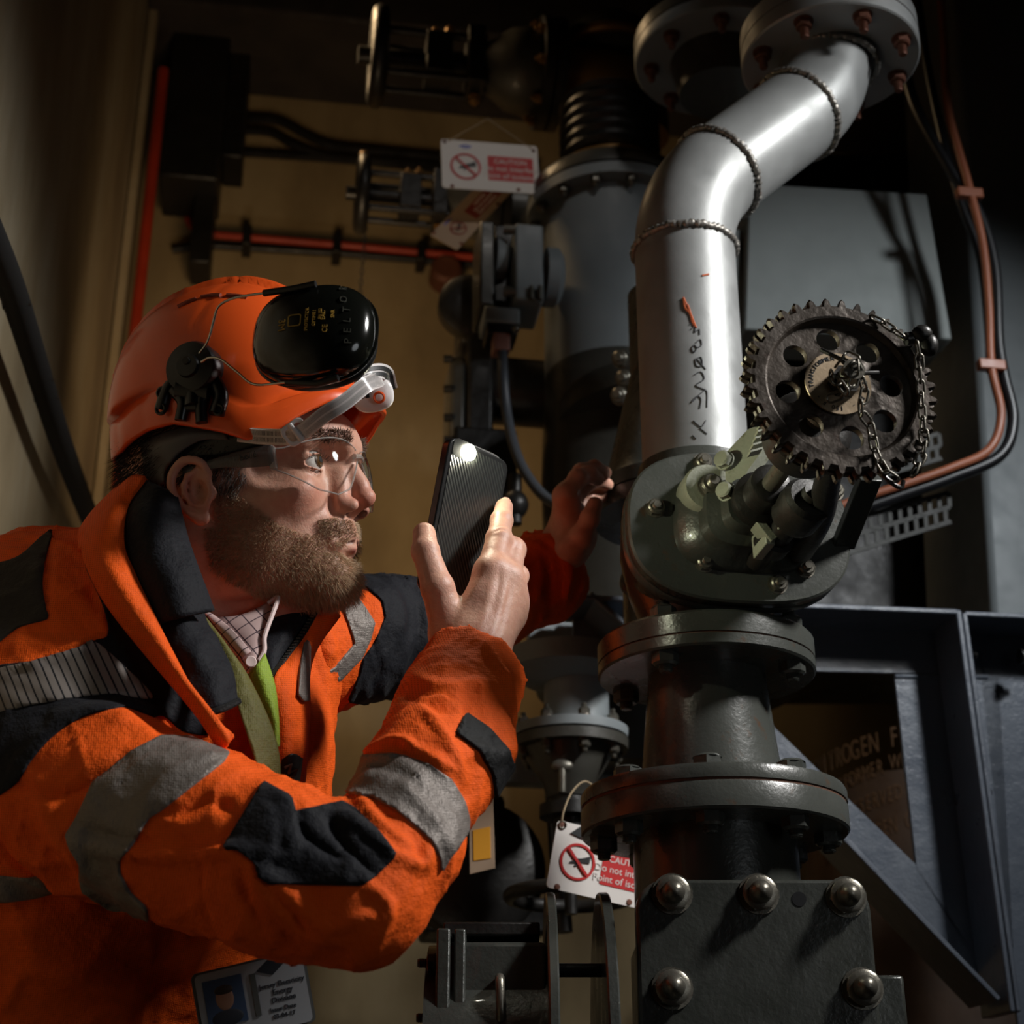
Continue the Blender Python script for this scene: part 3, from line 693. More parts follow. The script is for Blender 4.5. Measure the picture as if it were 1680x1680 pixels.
# ---- vessel behind the column
VX, VY = PY(1005, 400, 2.2).x, 2.2
t = thing('pressure_vessel', 'blue grey upright vessel with bolted top ring behind the bent pipe', 'vessel', (VX, VY, Z(.5)))
part('shell', MB().lathe([(.113, 1.18), (.113, 1.49)], (VX, VY, CZ), n=64), TANKGREY, t)
part('top_ring', MB().lathe([(.10, 1.478), (.14, 1.478), (.14, 1.497), (.136, 1.50), (.10, 1.50)], (VX, VY, CZ), n=64), TANKGREY, t)
part('top_ring', MB().lathe([(.05, 1.503), (.138, 1.503), (.138, 1.52), (.132, 1.53), (.09, 1.538), (.05, 1.538)], (VX, VY, CZ), n=64), DARKBG, t)
vb = proto(bolt_mb(.0085, .009, .006), 'bolt', STEEL)
for k in range(14):
    a = R(-105+360/14*k); inst('bolt', vb, t, (VX+.126*math.cos(a), VY+.126*math.sin(a), Z(1.478)), basis((0, 0, -1)))
part('lower_skirt', MB().lathe([(.10, .55), (.115, .8), (.12, 1.0), (.113, 1.18)], (VX, VY, CZ), n=64), DARKBG, t)
part('bottom_flange', MB().lathe([(.08, .66), (.19, .67), (.19, .70), (.10, .71)], (VX+.06, VY-.02, CZ), n=64), DARKBG, t)
part('mid_flange', MB().lathe([(.09, 1.07), (.155, 1.075), (.158, 1.10), (.15, 1.115), (.10, 1.12)], (VX+.06, VY-.05, CZ), n=64), DARKBG, t)
part('neck', MB().lathe([(.07, 1.53), (.07, 1.545), (.096, 1.55), (.096, 1.562), (.07, 1.57), (.058, 1.59)], (VX, VY, CZ), n=48), WARMLIT, t)
prf = []
for i in range(6): prf += [(.078, 1.585+i*.022), (.085, 1.592+i*.022), (.078, 1.599+i*.022)]
part('bellows', MB().lathe(prf, (VX, VY, CZ), n=48), BLACKSTEEL, t)
for i, (px, py) in enumerate(((1020, 590), (1026, 622), (1018, 650), (990, 815))):
    inst('bolt', vb, t, PY(px, py, 1.97), basis((-.3, -.8, -.3)), 1.4)
# ---- horizontal gate valves behind
def bg_valve(name, label, Cx, Cy, Y, s, ext=True, group=None):
    C = PY(Cx, Cy, Y); a = (rx+Vector((0, 0, 0))).normalized(); t = thing(name, label, 'valve', C+Vector((0, 0, -.08*s)))
    P = lambda u, v=0., w_=0.: C+a*(u*s)+Vector((0, 0, v*s))+ry*(w_*s)
    part('hand_wheel', MB().torus(P(-.20), .075*s, .015*s, a, 40, 10), BLACKSTEEL, t)
    for k in range(4):
        an = R(45+90*k); d = Vector((0, 0, 1))*math.cos(an)+ry*math.sin(an); part('spoke', MB().cyl(P(-.2)+d*.012*s, P(-.2)+d*.073*s, .006*s), BLACKSTEEL, t)
    part('wheel_handle', MB().cyl(P(-.2, .07), P(-.2, .100), .009*s).ball(P(-.2, .102), .0115*s), WARMLIT, t)
    part('stem', MB().cyl(P(-.235), P(.02), .016*s), BLACKSTEEL, t)
    for v, w_ in ((.045, -.02), (-.045, -.02), (.045, .03), (-.045, .03)): part('yoke_rod', MB().cyl(P(-.195, v, w_), P(-.01, v, w_), .008*s), BLACKSTEEL, t)
    part('yoke_plate', MB().box(P(-.095), (.045*s, .07*s, .085*s), RM), BLACKSTEEL, t, .001)
    part('yoke_plate', MB().box(P(-.03), (.03*s, .08*s, .12*s), RM), BLACKSTEEL, t, .001)
    for u, v in ((-.1, .06), (-.075, .066), (-.03, .066), (-.03, -.066)):
        inst('nut', proto(bolt_mb(.009*s, .011*s, .004*s), 'nut', WARMLIT), t, P(u, v), basis((0, 0, 1 if v > 0 else -1)))
    part('bonnet', MB().lathe([(.038*s, -.02*s), (.05*s, 0), (.072*s, .03*s), (.078*s, .06*s), (.07*s, .085*s)], C, a, 32), DARKBG, t)
    part('flange', MB().lathe([(.05*s, .082*s), (.1*s, .082*s), (.1*s, .10*s), (.05*s, .10*s)], C, a, 40), BLACKSTEEL, t)
    part('flange', MB().lathe([(.05*s, .104*s), (.1*s, .104*s), (.1*s, .122*s), (.05*s, .122*s)], C, a, 40), BLACKSTEEL, t)
    for k in range(8):
        an = R(22+45*k); d = Vector((0, 0, 1))*math.cos(an)+ry*math.sin(an)
        inst('flange_bolt', proto(bolt_mb(.0085*s, .009*s, .006*s), 'flange_bolt', WARMLIT), t, C+a*.082*s+d*.086*s, basis(-a))
    return t, P, a
t1, P1, a1 = bg_valve('gate_valve', 'large dark gate valve lying sideways at the top, above the caution signs', 806, 112, 2.3, 1.02)
part('pipe_wall', MB().tube(cr([P1(.12), P1(.18), P1(.21), P1(.25, -.015), P1(.262, -.05), P1(.262, -.12)], 6), .055, 32), WARMLIT, t1)
part('cap_dome', MB().lathe([(.088, 0), (.09, .02), (.08, .05), (.055, .075), (.0, .09)], P1(.215, .045), n=40), DARKBG, t1)
part('cap_ring', MB().torus(P1(.215, .05), .088, .010, (0, 0, 1), 48, 10), WARMLIT, t1)
t2_, P2, a2 = bg_valve('gate_valve', 'small dark gate valve lying sideways behind the tilted caution sign', 742, 332, 2.3, .78)
part('pipe_wall', MB().cyl(P2(.12), P2(.32), .045, n=24), DARKBG, t2_)
# hanging chain from the small valve wheel
t = thing('pull_chain', 'thin dark pull chain hanging from the small sideways valve', 'chain', PY(600, 300, 2.3))
cl = MB(); PP = []
for i in range(14):
    a = 2*math.pi*i/14; PP.append(Vector((.0028*math.cos(a), .003*(1 if math.sin(a) > 0 else -1)+.0028*math.sin(a), 0)))
cl.tube(PP, .001, 6, closed=True, up=(0, 0, 1)); cme = proto(cl, 'chain_link', BLACKSTEEL, 80)
A, B = PY(607, 290, 2.3), PY(590, 490, 2.3)
for i in range(24):
    inst('chain_link', cme, t, A.lerp(B, i/23), Matrix.Rotation(R(90)*(i % 2), 3, 'Z') @ basis((0, 1, 0), (1, 0, 0)))
# ---- caution signs
def caution_sign(name, label, corners, Y, tilt=None, dirt=False, holes=True, yaw=0):
    # corners TL, TR, BR in pixels
    TLp, TRp, BRp = [PY(x, y, Y+dy) for (x, y, dy) in corners]; X = (TRp-TLp); W_ = X.length; X.normalize(); Dn = (BRp-TRp); Dn = Dn-X*Dn.dot(X); H = Dn.length; Dn.normalize(); N = X.cross(Dn)*-1
    N = (-Dn).cross(X)*-1; N = X.cross(-Dn)
    M = Matrix((X, -Dn, N)).transposed(); c = TLp+X*W_/2+Dn*H/2; t = thing(name, label, 'sign', c)
    part('sign_board', MB().prism(rrect(W_, H, H*.06, 4), c-N*.0015, M, .0015), WHITE if not dirt else DIRTYW, t)
    Q = lambda u, v, h=.0: c+X*(u*W_)-Dn*(v*H)+N*h
    rr_ = H*.27; cc = Q(-.255, -.04, .0006)
    ring = [(rr_*math.cos(2*math.pi*i/40), rr_*math.sin(2*math.pi*i/40)) for i in range(40)]; inn = [(x*.86, y*.86) for x, y in ring]
    redm = SIGNRED if not dirt else DIRTYR
    part('prohibition_ring', MB().prism(ring, cc, M, .0006, inn), redm, t)
    part('prohibition_bar', MB().box(cc+N*.0012, (rr_*1.8, rr_*.15, .0005), M @ Matrix.Rotation(R(-45), 3, 'Z')), redm, t)
    hand = [(.85, .55), (.85, .05), (.35, .0), (.1, -.15), (-.1, -.38), (-.2, -.3), (-.12, -.12), (-.55, -.22), (-.55, -.1), (-.2, .08), (-.1, .22), (.2, .28), (.45, .38)]
    part('hand_symbol', MB().prism([(x*rr_*.8, y*rr_*.8) for x, y in hand], cc, M, .0005), SIGNBLK, t)
    part('text_panel', MB().prism(rrect(W_*.47, H*.50, H*.02, 3), Q(.21, -.03, 0), M, .0006), redm, t)
    for i, s_ in enumerate(('CAUTION', 'Do not interfere', 'Point of isolation')):
        part('lettering', text_mb(s_, H*(.145 if i else .13), Q(.21, .11-.15*i, .0009), M, .0002), WHITE, t)
    part('blue_logo', MB().prism([(-.07*W_, 0), (0, .04*H), (.07*W_, 0), (0, -.04*H)], Q(-.25, .38, 0), M, .0006, [(-.04*W_, 0), (0, .015*H), (.04*W_, 0), (0, -.015*H)]), SIGNBLUE, t)
    for u, v in ((-.46, .45), (.46, .40), (-.4, -.46), (.28, -.44)):
        part('rivet', MB().lathe([(.0035, 0), (.003, .0012), (0, .0016)], Q(u, v, 0), N, 12), RUST, t)
    return t, Q, N
DIRTYW = flat('dirty_sign_white', (160, 138, 116), .6); DIRTYR = flat('dull_sign_red', (130, 46, 34), .6)
ts, Q, N = caution_sign('caution_sign', 'white and red caution sign hanging level below the big sideways valve', ((723, 228, 0), (881, 240, .03), (877, 318, .03)), 2.12)
hk = PY(800, 195, 2.14)
part('hanging_cord', MB().tube([Q(-.42, .47), hk, Q(.44, .44)], .0014, 6), STRING, ts)
ts, Q, N = caution_sign('caution_sign', 'dull caution sign hanging tilted below the level one', ((706, 385, 0), (795, 292, .03), (836, 318, .03)), 2.18, dirt=True)
# ---- third sign low behind the flange
ts, Q, N = caution_sign('caution_sign', 'caution sign hanging on string low behind the bottom flange', ((915, 1345, 0), (1085, 1386, .03), (1070, 1496, .03)), 1.72)
hk = PY(960, 1282, 1.74); part('hanging_string', MB().tube(cr([Q(-.46, .45), PY(925, 1330, 1.72), PY(938, 1300, 1.73), hk, PY(985, 1300, 1.75)], 6), .0012, 6), STRING, ts)
part('eyelet', MB().torus(Q(-.45, .44, .001), .004, .0009, N, 20, 6), STEEL, ts)
part('black_logo', MB().prism([(-.014, -.004), (-.004, .006), (.014, .004), (.002, -.001), (.006, -.008)], Q(-.25, .40, .0008), basis(N, Q(1, 0)-Q(0, 0)), .0005), SIGNBLK, ts)
# ---- junction box / split clamp on the vessel's left
JY = 2.05
jb = lambda x, y, o=0.: PY(x, y, JY+o)
def pxbox(x0, y0, x1, y1, Y, dep, name, mat, parent, bev=.002):
    a = PY(x0, y0, Y); b = PY(x1, y1, Y); c = (a+b)/2+ry*dep/2
    return part(name, MB().box(c, (abs(b.x-a.x), dep, abs(a.z-b.z)), RM), mat, parent, bev)
t = thing('butterfly_valve', 'pale grey clamped valve on the left side of the vessel', 'valve', jb(840, 500))
pxbox(845, 367, 893, 492, JY, .09, 'clamp_half', TANKGREY, t, .004)
pxbox(788, 362, 812, 500, JY+.01, .09, 'clamp_half', DARKBG, t, .004)
pxbox(812, 370, 845, 495, JY+.05, .04, 'core', BLACKSTEEL, t)
part('side_hub', MB().lathe([(.046, 0), (.046, .018), (.036, .026), (.02, .03)], jb(893, 455, .04), rx, 32), TANKGREY, t)
part('side_hub', MB().lathe([(.036, 0), (.03, .016), (.02, .02)], jb(812, 425, .04), rx, 32), TANKGREY, t)
for px, py in ((834, 377), (834, 478)): part('clamp_bolt', MB().cyl(jb(826, py), jb(846, py), .0075, n=12), STEEL, t)
for px in (872, 886): part('stud', MB().cyl(jb(px, 470, -.004), jb(px, 492, -.004), .004, n=10), STEEL, t)
t = thing('junction_box', 'small grey terminal box with a pink gland under the clamped valve', 'junction box', jb(825, 570))
pxbox(795, 503, 854, 528, JY, .06, 'lid', TANKGREY, t, .003)
pxbox(800, 528, 850, 548, JY+.004, .05, 'box_body', BLACKSTEEL, t, .002)
pxbox(810, 545, 838, 573, JY, .03, 'cable_gland', paint('pink_gland', (150, 104, 92), .5), t, .002)
part('lid_screw', MB().ball(jb(846, 540, -.005), .006), STEEL, t)
tag(part('grey_cable', MB().tube(cr([jb(824, 570, .01), jb(826, 620), jb(832, 680), jb(846, 740, -.02), (jb(868, 785, -.04)), jb(900, 820, -.06), jb(945, 836, -.08), jb(1010, 830, -.08)], 8), .0075, 12), CABLE), 'grey cable hanging from the terminal box behind the phone', 'cable')
t = thing('valve_actuator', 'dark bolted valve casting standing behind the phone and left of the vessel', 'valve', PY(790, 900, 2.2))
for i, (x0, y0, x1, y1, mt) in enumerate(((757, 478, 800, 560, BLACKSTEEL), (768, 548, 810, 720, BLACKSTEEL), (740, 583, 763, 735, DARKBG), (745, 700, 850, 810, BLACKSTEEL))):
    pxbox(x0, y0, x1, y1, 2.2, .1, 'casting', mt, t, .006)
part('round_cover', MB().lathe([(.05, 0), (.055, .008), (.055, .03), (.04, .04)], PY(772, 515, 2.2), -ry, 32), BLACKSTEEL, t)
part('side_pipe', MB().cyl(PY(800, 640, 2.26), PY(980, 655, 2.26), .055), BLACKSTEEL, t)
for py in (589, 638, 685, 722): part('cover_bolt', MB().cyl(PY(728, py, 2.2), PY(742, py, 2.2), .0065, n=10), BLACKSTEEL, t)
part('drain_cock', MB().ball(PY(845, 828, 2.1), (.02, .02, .022)).cyl(PY(845, 780, 2.1), PY(845, 860, 2.1), .01), BLACKSTEEL, t)
# second flanged pipe above, behind the bend
FX = PY(1180, 105, 1.92)
t = thing('riser_pipe', 'dark grey upright pipe with wide flange behind the bent pipe at the top', 'pipe', FX)
part('flange', MB().lathe([(.06, 0), (.125, 0), (.127, .003), (.127, .02), (.06, .02)], FX, n=64), TANKGREY, t)
part('gasket', MB().lathe([(.124, .02), (.124, .023)], FX, n=64), RUST, t)
part('flange', MB().lathe([(.06, .023), (.127, .023), (.127, .043), (.06, .043)], FX, n=64), DARKBG, t)
part('pipe_wall', MB().lathe([(.062, -.055), (.074, .0), (.068, .06), (.066, .5)], FX, n=48), DARKBG, t)
for k in range(8):
    a = R(-140+45*k); inst('bolt', bm_, t, FX+Vector((.102*math.cos(a), .102*math.sin(a), 0)), basis((0, 0, -1)))
# cone and flange behind the column the left hand leans on
HX = PY(1105, 850, 1.70)
t = thing('tapered_pipe', 'dark tapered pipe with flange the far hand leans on', 'pipe', (HX.x, HX.y, HX.z-.12))
part('taper', MB().lathe([(.085, .035), (.078, .05), (.045, .19), (.045, .3)], (HX.x, HX.y, HX.z), n=56), GREY, t)
part('flange', MB().lathe([(.05, -.005), (.093, -.005), (.093, .014), (.05, .014)], HX, n=64), GREY, t)
part('flange', MB().lathe([(.05, .016), (.093, .016), (.092, .034), (.05, .036)], HX, n=64), GREY, t)
part('neck', MB().lathe([(.062, -.14), (.062, 0)], HX, n=48), DKGREY, t)
part('cast_badge', MB().lathe([(.0, .004), (.012, .004), (.016, .002), (.017, 0)], PY(1036, 952, 1.63), Vector((-.7, -.7, 0)), 24), GREY, t)
# ---- lower background valve
LY = 1.98; LC = PY(940, 1200, LY)
t = thing('diaphragm_valve', 'grey flanged valve low in the background between cuff and reducer', 'valve', (LC.x, LC.y, LC.z-.25))
def lz(y): return PY(940, y, LY).z
part('pipe_stub', MB().lathe([(.042, lz(1190)), (.042, lz(1100))], (LC.x+.005, LC.y, 0), n=40), TANKGREY, t)
part('flange', MB().lathe([(.03, lz(1212)), (.074, lz(1212)), (.075, lz(1200)), (.075, lz(1198)), (.03, lz(1196))], (LC.x-.004, LC.y, 0), n=56), TANKGREY, t)
part('flange', MB().lathe([(.03, lz(1232)), (.074, lz(1232)), (.075, lz(1216)), (.03, lz(1214))], (LC.x-.004, LC.y, 0), n=56), DARKBG, t)
part('bonnet', MB().lathe([(.028, lz(1310)), (.034, lz(1285)), (.06, lz(1235)), (.06, lz(1232))], (LC.x-.006, LC.y, 0), n=40), DARKBG, t)
part('yoke', MB().lathe([(.02, lz(1390)), (.022, lz(1345)), (.038, lz(1342)), (.038, lz(1322)), (.026, lz(1318)), (.026, lz(1300))], (LC.x-.006, LC.y, 0), n=32), BLACKSTEEL, t)
part('hand_wheel', MB().torus((LC.x-.006, LC.y, lz(1470)), .075, .009, (0, 0, 1), 48, 10), BLACKSTEEL, t)
part('stem', MB().cyl((LC.x-.006, LC.y, lz(1500)), (LC.x-.006, LC.y, lz(1340)), .008), BLACKSTEEL, t)
lb = proto(bolt_mb(.0075, .009, .006), 'bolt', STEEL)
for k in range(8):
    a = R(-75+45*k); inst('bolt', lb, t, (LC.x-.004+.062*math.cos(a), LC.y+.062*math.sin(a), lz(1232)), basis((0, 0, -1)))
    inst('bolt', lb, t, (LC.x-.004+.062*math.cos(a), LC.y+.062*math.sin(a), lz(1196)), basis((0, 0, 1)))
part('eye_bolt', MB().cyl(PY(922, 1255, LY-.07), PY(922, 1300, LY-.07), .005).ball(PY(922, 1256, LY-.07), (.014, .006, .008)), STEEL, t)
part('drip_tray', MB().lathe([(.078, lz(1075)), (.075, lz(1105)), (.05, lz(1122)), (0, lz(1128))], (LC.x-.01, LC.y, 0), n=48), TANKGREY, t)
t = thing('mounting_plate', 'grey steel mounting plate above the background valve', 'plate', PY(920, 1078, 1.98))
pxbox(866, 1020, 990, 1078, 1.95, .02, 'plate', TANKGREY, t)
pxbox(850, 1060, 985, 1092, 1.99, .1, 'shelf', BLACKSTEEL, t)
t = thing('base_beam', 'blue grey horizontal beam behind the background valve', 'beam', PY(950, 1290, 2.25))
pxbox(790, 1238, 1300, 1292, 2.2, .03, 'beam_web', TANKGREY, t)
# dark pedestal stand far below
t = thing('pump_stand', 'black pump casting in the dark below the hanging tag', 'pump', PY(800, 1560, 2.15))
pxbox(765, 1300, 830, 1480, 2.25, .1, 'casting', BLACKSTEEL, t, .01)
part('casing', MB().lathe([(.05, 0), (.09, .01), (.09, .07), (.05, .09)], PY(775, 1440, 2.2), -ry, 40), BLACKSTEEL, t)
pxbox(700, 1470, 900, 1530, 2.3, .12, 'base', BLACKSTEEL, t, .006)
part('pipe_wall', MB().cyl(PY(905, 1260, 2.12), PY(925, 1530, 2.12), .012), BLACKSTEEL, t)
t = thing('hanging_tag', 'white tag with yellow panel hanging beneath the cuff', 'tag', PY(790, 1430, 1.8))
polyplate([(770, 1318), (808, 1300), (812, 1424), (771, 1434)], PY(790, 1380, 1.8), Vector((-.2, -.97, .1)).normalized(), .0015, 'tag_board', DIRTYW, t, 0)
polyplate([(776, 1362), (804, 1356), (805, 1408), (777, 1412)], PY(790, 1380, 1.8)+Vector((-.2, -.97, .1)).normalized()*.0008, Vector((-.2, -.97, .1)).normalized(), .0008, 'yellow_panel', YELLOW, t, 0)
part('cord', MB().tube([PY(790, 1306, 1.8), PY(806, 1240, 1.95), PY(850, 1200, 1.92)], .001, 6), STRING, t)
# ================================================================ sculpting tools: distance fields turned into one continuous mesh
f32 = np.float32
def V3(p): return np.array(p, dtype=f32)
def ell(P, c, r, M=None):
    q = P-V3(c)
    if M is not None: q = q @ M.astype(f32)
    r = V3(r); k0 = np.sqrt(((q/r)**2).sum(1)); k1 = np.sqrt(((q/(r*r))**2).sum(1))+1e-9
    return k0*(k0-1)/k1
def cap(P, a, b, ra, rb=None):
    rb = ra if rb is None else rb; a = V3(a); b = V3(b); ab = b-a; pa = P-a; h = np.clip((pa@ab)/(ab@ab+1e-12), 0, 1)
    q = pa-h[:, None]*ab; return np.sqrt((q*q).sum(1))-(ra+(rb-ra)*h)
def sph(P, c, r): q = P-V3(c); return np.sqrt((q*q).sum(1))-r
def smin(a, b, k):
    h = np.clip(.5+.5*(b-a)/k, 0, 1); return b*(1-h)+a*h-k*h*(1-h)
def smax(a, b, k): return -smin(-a, -b, k)
def chain(P, pts, rad, k=.01):
    d = None
    for i in range(len(pts)-1):
        c = cap(P, pts[i], pts[i+1], rad[i], rad[i+1]); d = c if d is None else smin(d, c, k)
    return d
def rot(ax, deg): return np.array(Matrix.Rotation(R(deg), 3, ax))
def nets(f, lo, hi, h):
    lo = V3(lo); hi = V3(hi); c = 4; n = np.ceil((hi-lo)/(h*c)).astype(int)+1
    ax = [lo[i]+np.arange(n[i], dtype=f32)*h*c+h*c/2 for i in range(3)]
    G = np.stack(np.meshgrid(*ax, indexing='ij'), -1).reshape(-1, 3).astype(f32)
    D = f(G).reshape(n); near = np.abs(D) < h*c*1.35
    N = n*c; S = np.repeat(np.repeat(np.repeat(np.where(D < 0, f32(-1), f32(1)), c, 0), c, 1), c, 2)
    Mk = np.repeat(np.repeat(np.repeat(near, c, 0), c, 1), c, 2); idx = np.nonzero(Mk)
    P = np.stack(idx, -1).astype(f32)*f32(h)+lo+f32(h/2)
    out = np.empty(len(P), f32)
    for s in range(0, len(P), 400000): out[s:s+400000] = f(P[s:s+400000])
    S[idx] = out; D = S
    neg = D < 0; sl = [slice(0, -1), slice(1, None)]
    cnt = np.zeros(tuple(N-1), np.int8)
    for i in (0, 1):
        for j in (0, 1):
            for k in (0, 1): cnt += neg[sl[i], sl[j], sl[k]]
    act = (cnt > 0) & (cnt < 8); I = np.stack(np.nonzero(act), -1)
    cid = np.full(tuple(N-1), -1, np.int32); cid[act] = np.arange(len(I))
    cor = {(i, j, k): D[I[:, 0]+i, I[:, 1]+j, I[:, 2]+k] for i in (0, 1) for j in (0, 1) for k in (0, 1)}
    acc = np.zeros((len(I), 3), f32); w = np.zeros(len(I), f32)
    for a in cor:
        for d in range(3):
            if a[d]: continue
            b = list(a); b[d] = 1; b = tuple(b); va, vb = cor[a], cor[b]; m = (va < 0) != (vb < 0)
            t = np.where(m, va/(va-vb+1e-20), 0); t = np.clip(t, 0, 1); p = np.array(a, f32)[None]+np.zeros((len(I), 3), f32); p[:, d] = t
            acc += p*m[:, None]; w += m
    Vx = lo+f32(h/2)+(I+acc/w[:, None])*f32(h); F = []
    for d in range(3):
        u, v = (d+1) % 3, (d+2) % 3
        a = [slice(None)]*3; b = [slice(None)]*3; a[d] = slice(0, -1); b[d] = slice(1, None); A = neg[tuple(a)]; B = neg[tuple(b)]
        X = np.stack(np.nonzero(A != B), -1); ok = (X[:, u] > 0) & (X[:, v] > 0) & (X[:, u] < N[u]-1) & (X[:, v] < N[v]-1); X = X[ok]
        q = []
        for du, dv in ((-1, -1), (0, -1), (0, 0), (-1, 0)):
            Y = X.copy(); Y[:, u] += du; Y[:, v] += dv; q.append(cid[Y[:, 0], Y[:, 1], Y[:, 2]])
        q = np.stack(q, -1); fl = A[X[:, 0], X[:, 1], X[:, 2]]; q = np.where(fl[:, None], q, q[:, ::-1]); F.append(q[(q >= 0).all(1)])
    return Vx, np.concatenate(F)
def npmesh(name, V, F, mat, parent=None, org=None, colors=None, smooth=True):
    V = np.asarray(V, f32); F = np.asarray(F, np.int32)
    if org is None: org = root_org(parent)
    V = V-V3(org); k = F.shape[1]; me = bpy.data.meshes.new(name)
    me.vertices.add(len(V)); me.vertices.foreach_set('co', V.ravel()); me.loops.add(F.size); me.loops.foreach_set('vertex_index', F.ravel())
    me.polygons.add(len(F)); me.polygons.foreach_set('loop_start', np.arange(0, F.size, k, dtype=np.int32)); me.polygons.foreach_set('loop_total', np.full(len(F), k, np.int32))
    me.update(calc_edges=True)
    if smooth: me.polygons.foreach_set('use_smooth', np.ones(len(F), bool))
    if colors is not None:
        at = me.color_attributes.new('tint', 'FLOAT_COLOR', 'POINT'); C = np.ones((len(V), 4), f32); C[:, :3] = colors; at.data.foreach_set('color', C.ravel())
    me.validate(); me.materials.append(mat); o = bpy.data.objects.new(name, me); COL.objects.link(o)
    if parent: o.parent = parent
    return o
def vnormals(V, F):
    if F.shape[1] == 4: n = np.cross(V[F[:, 2]]-V[F[:, 0]], V[F[:, 3]]-V[F[:, 1]])
    else: n = np.cross(V[F[:, 1]]-V[F[:, 0]], V[F[:, 2]]-V[F[:, 0]])
    N = np.zeros_like(V)
    for i in range(F.shape[1]):
        for c in range(3): N[:, c] += np.bincount(F[:, i], n[:, c], len(V))
    return N/(np.linalg.norm(N, axis=1)[:, None]+1e-12)
def relax(V, F, it=1, lam=.5):
    E = np.concatenate([F[:, [i, (i+1) % F.shape[1]]] for i in range(F.shape[1])])
    for _ in range(it):
        A = np.zeros_like(V); w = np.bincount(E[:, 0], minlength=len(V))+np.bincount(E[:, 1], minlength=len(V))
        for c in range(3): A[:, c] = np.bincount(E[:, 0], V[E[:, 1], c], len(V))+np.bincount(E[:, 1], V[E[:, 0], c], len(V))
        V = V*(1-lam)+lam*A/np.maximum(w, 1)[:, None]
    return V.astype(f32)
def poly_sd(x, y, poly):   # signed distance to a 2D polygon, inside negative
    P = np.array(poly, float); n = len(P); d = np.full(len(x), 1e18); s = np.zeros(len(x), bool)
    for i in range(n):
        a, b = P[i], P[(i+1) % n]; e = b-a; wx, wy = x-a[0], y-a[1]; t = np.clip((wx*e[0]+wy*e[1])/(e@e+1e-12), 0, 1)
        d = np.minimum(d, (wx-e[0]*t)**2+(wy-e[1]*t)**2)
        c = (a[1] > y) != (b[1] > y)
        with np.errstate(divide='ignore', invalid='ignore'): s ^= c & (x < (b[0]-a[0])*(y-a[1])/(b[1]-a[1]+1e-30)+a[0])
    return np.where(s, -1, 1)*np.sqrt(d)
def biggest(V, F):
    n = len(V); lab = np.arange(n)
    E = np.concatenate([F[:, [0, 1]], F[:, [1, 2]], F[:, [2, 0]]])
    while True:
        m = np.minimum(lab[E[:, 0]], lab[E[:, 1]]); new = lab.copy(); np.minimum.at(new, E[:, 0], m); np.minimum.at(new, E[:, 1], m); new = new[new]
        if (new == lab).all(): break
        lab = new
    c = np.bincount(lab[F[:, 0]], minlength=n); F = F[lab[F[:, 0]] == c.argmax()]; us = np.unique(F); rm = np.full(n, -1); rm[us] = np.arange(len(us)); return V[us], rm[F].astype(np.int32)
def clip_patch(V, F, sd, N, lift):   # the part of the surface where sd < 0, lifted along the normals, with a skirt
    T = np.concatenate([F[:, [0, 1, 2]], F[:, [0, 2, 3]]]) if F.shape[1] == 4 else F
    T = T[(sd[T] < 0).any(1)]; verts = []; vm = {}; nrm = []; tris = []; ins = {}
    full = (sd[T] < 0).all(1); used = np.unique(T[full]); remap = {int(u): i for i, u in enumerate(used)}
    VV = [V[used]]; NN = [N[used]]; base = len(used); out = [np.vectorize(remap.get)(T[full]) if full.any() else np.zeros((0, 3), int)]
    extra = []; en = []; emap = {}; cuts = []; rim = []
    def vin(i):
        i = int(i)
        if i in remap: return remap[i]
        if ('v', i) not in emap: emap[('v', i)] = base+len(extra); extra.append(V[i]); en.append(N[i])
        return emap[('v', i)]
    def ved(i, j):
        i, j = int(i), int(j); k = (min(i, j), max(i, j))
        if k not in emap:
            t = sd[k[0]]/(sd[k[0]]-sd[k[1]]); emap[k] = base+len(extra); extra.append(V[k[0]]*(1-t)+V[k[1]]*t); nn = N[k[0]]*(1-t)+N[k[1]]*t; en.append(nn/np.linalg.norm(nn))
        return emap[k]
    for t in T[~full]:
        pl_ = []; cr_ = []
        for q in range(3):
            i, j = t[q], t[(q+1) % 3]
            if sd[i] < 0: pl_.append(vin(i))
            if (sd[i] < 0) != (sd[j] < 0): e = ved(i, j); pl_.append(e); cr_.append((e, sd[i] < 0))
        for q in range(1, len(pl_)-1): cuts.append((pl_[0], pl_[q], pl_[q+1]))
        if len(cr_) == 2: rim.append((cr_[0][0], cr_[1][0]) if cr_[0][1] else (cr_[1][0], cr_[0][0]))
    if cuts: out.append(np.array(cuts, int))
    if extra: VV.append(np.array(extra)); NN.append(np.array(en))
    VV = np.concatenate(VV); NN = np.concatenate(NN); F2 = np.concatenate(out); P = VV+NN*lift; m = len(P)
    rim = np.array(rim, int) if rim else np.zeros((0, 2), int)
    P2 = np.concatenate([P, VV-NN*.0015]); sk = np.concatenate([np.stack([rim[:, 0], rim[:, 0]+m, rim[:, 1]], -1), np.stack([rim[:, 1], rim[:, 0]+m, rim[:, 1]+m], -1)]) if len(rim) else np.zeros((0, 3), int)
    us = np.unique(np.concatenate([F2.ravel(), sk.ravel()])); rm = np.full(len(P2), -1); rm[us] = np.arange(len(us))
    return P2[us].astype(f32), rm[np.concatenate([F2, sk])].astype(np.int32)
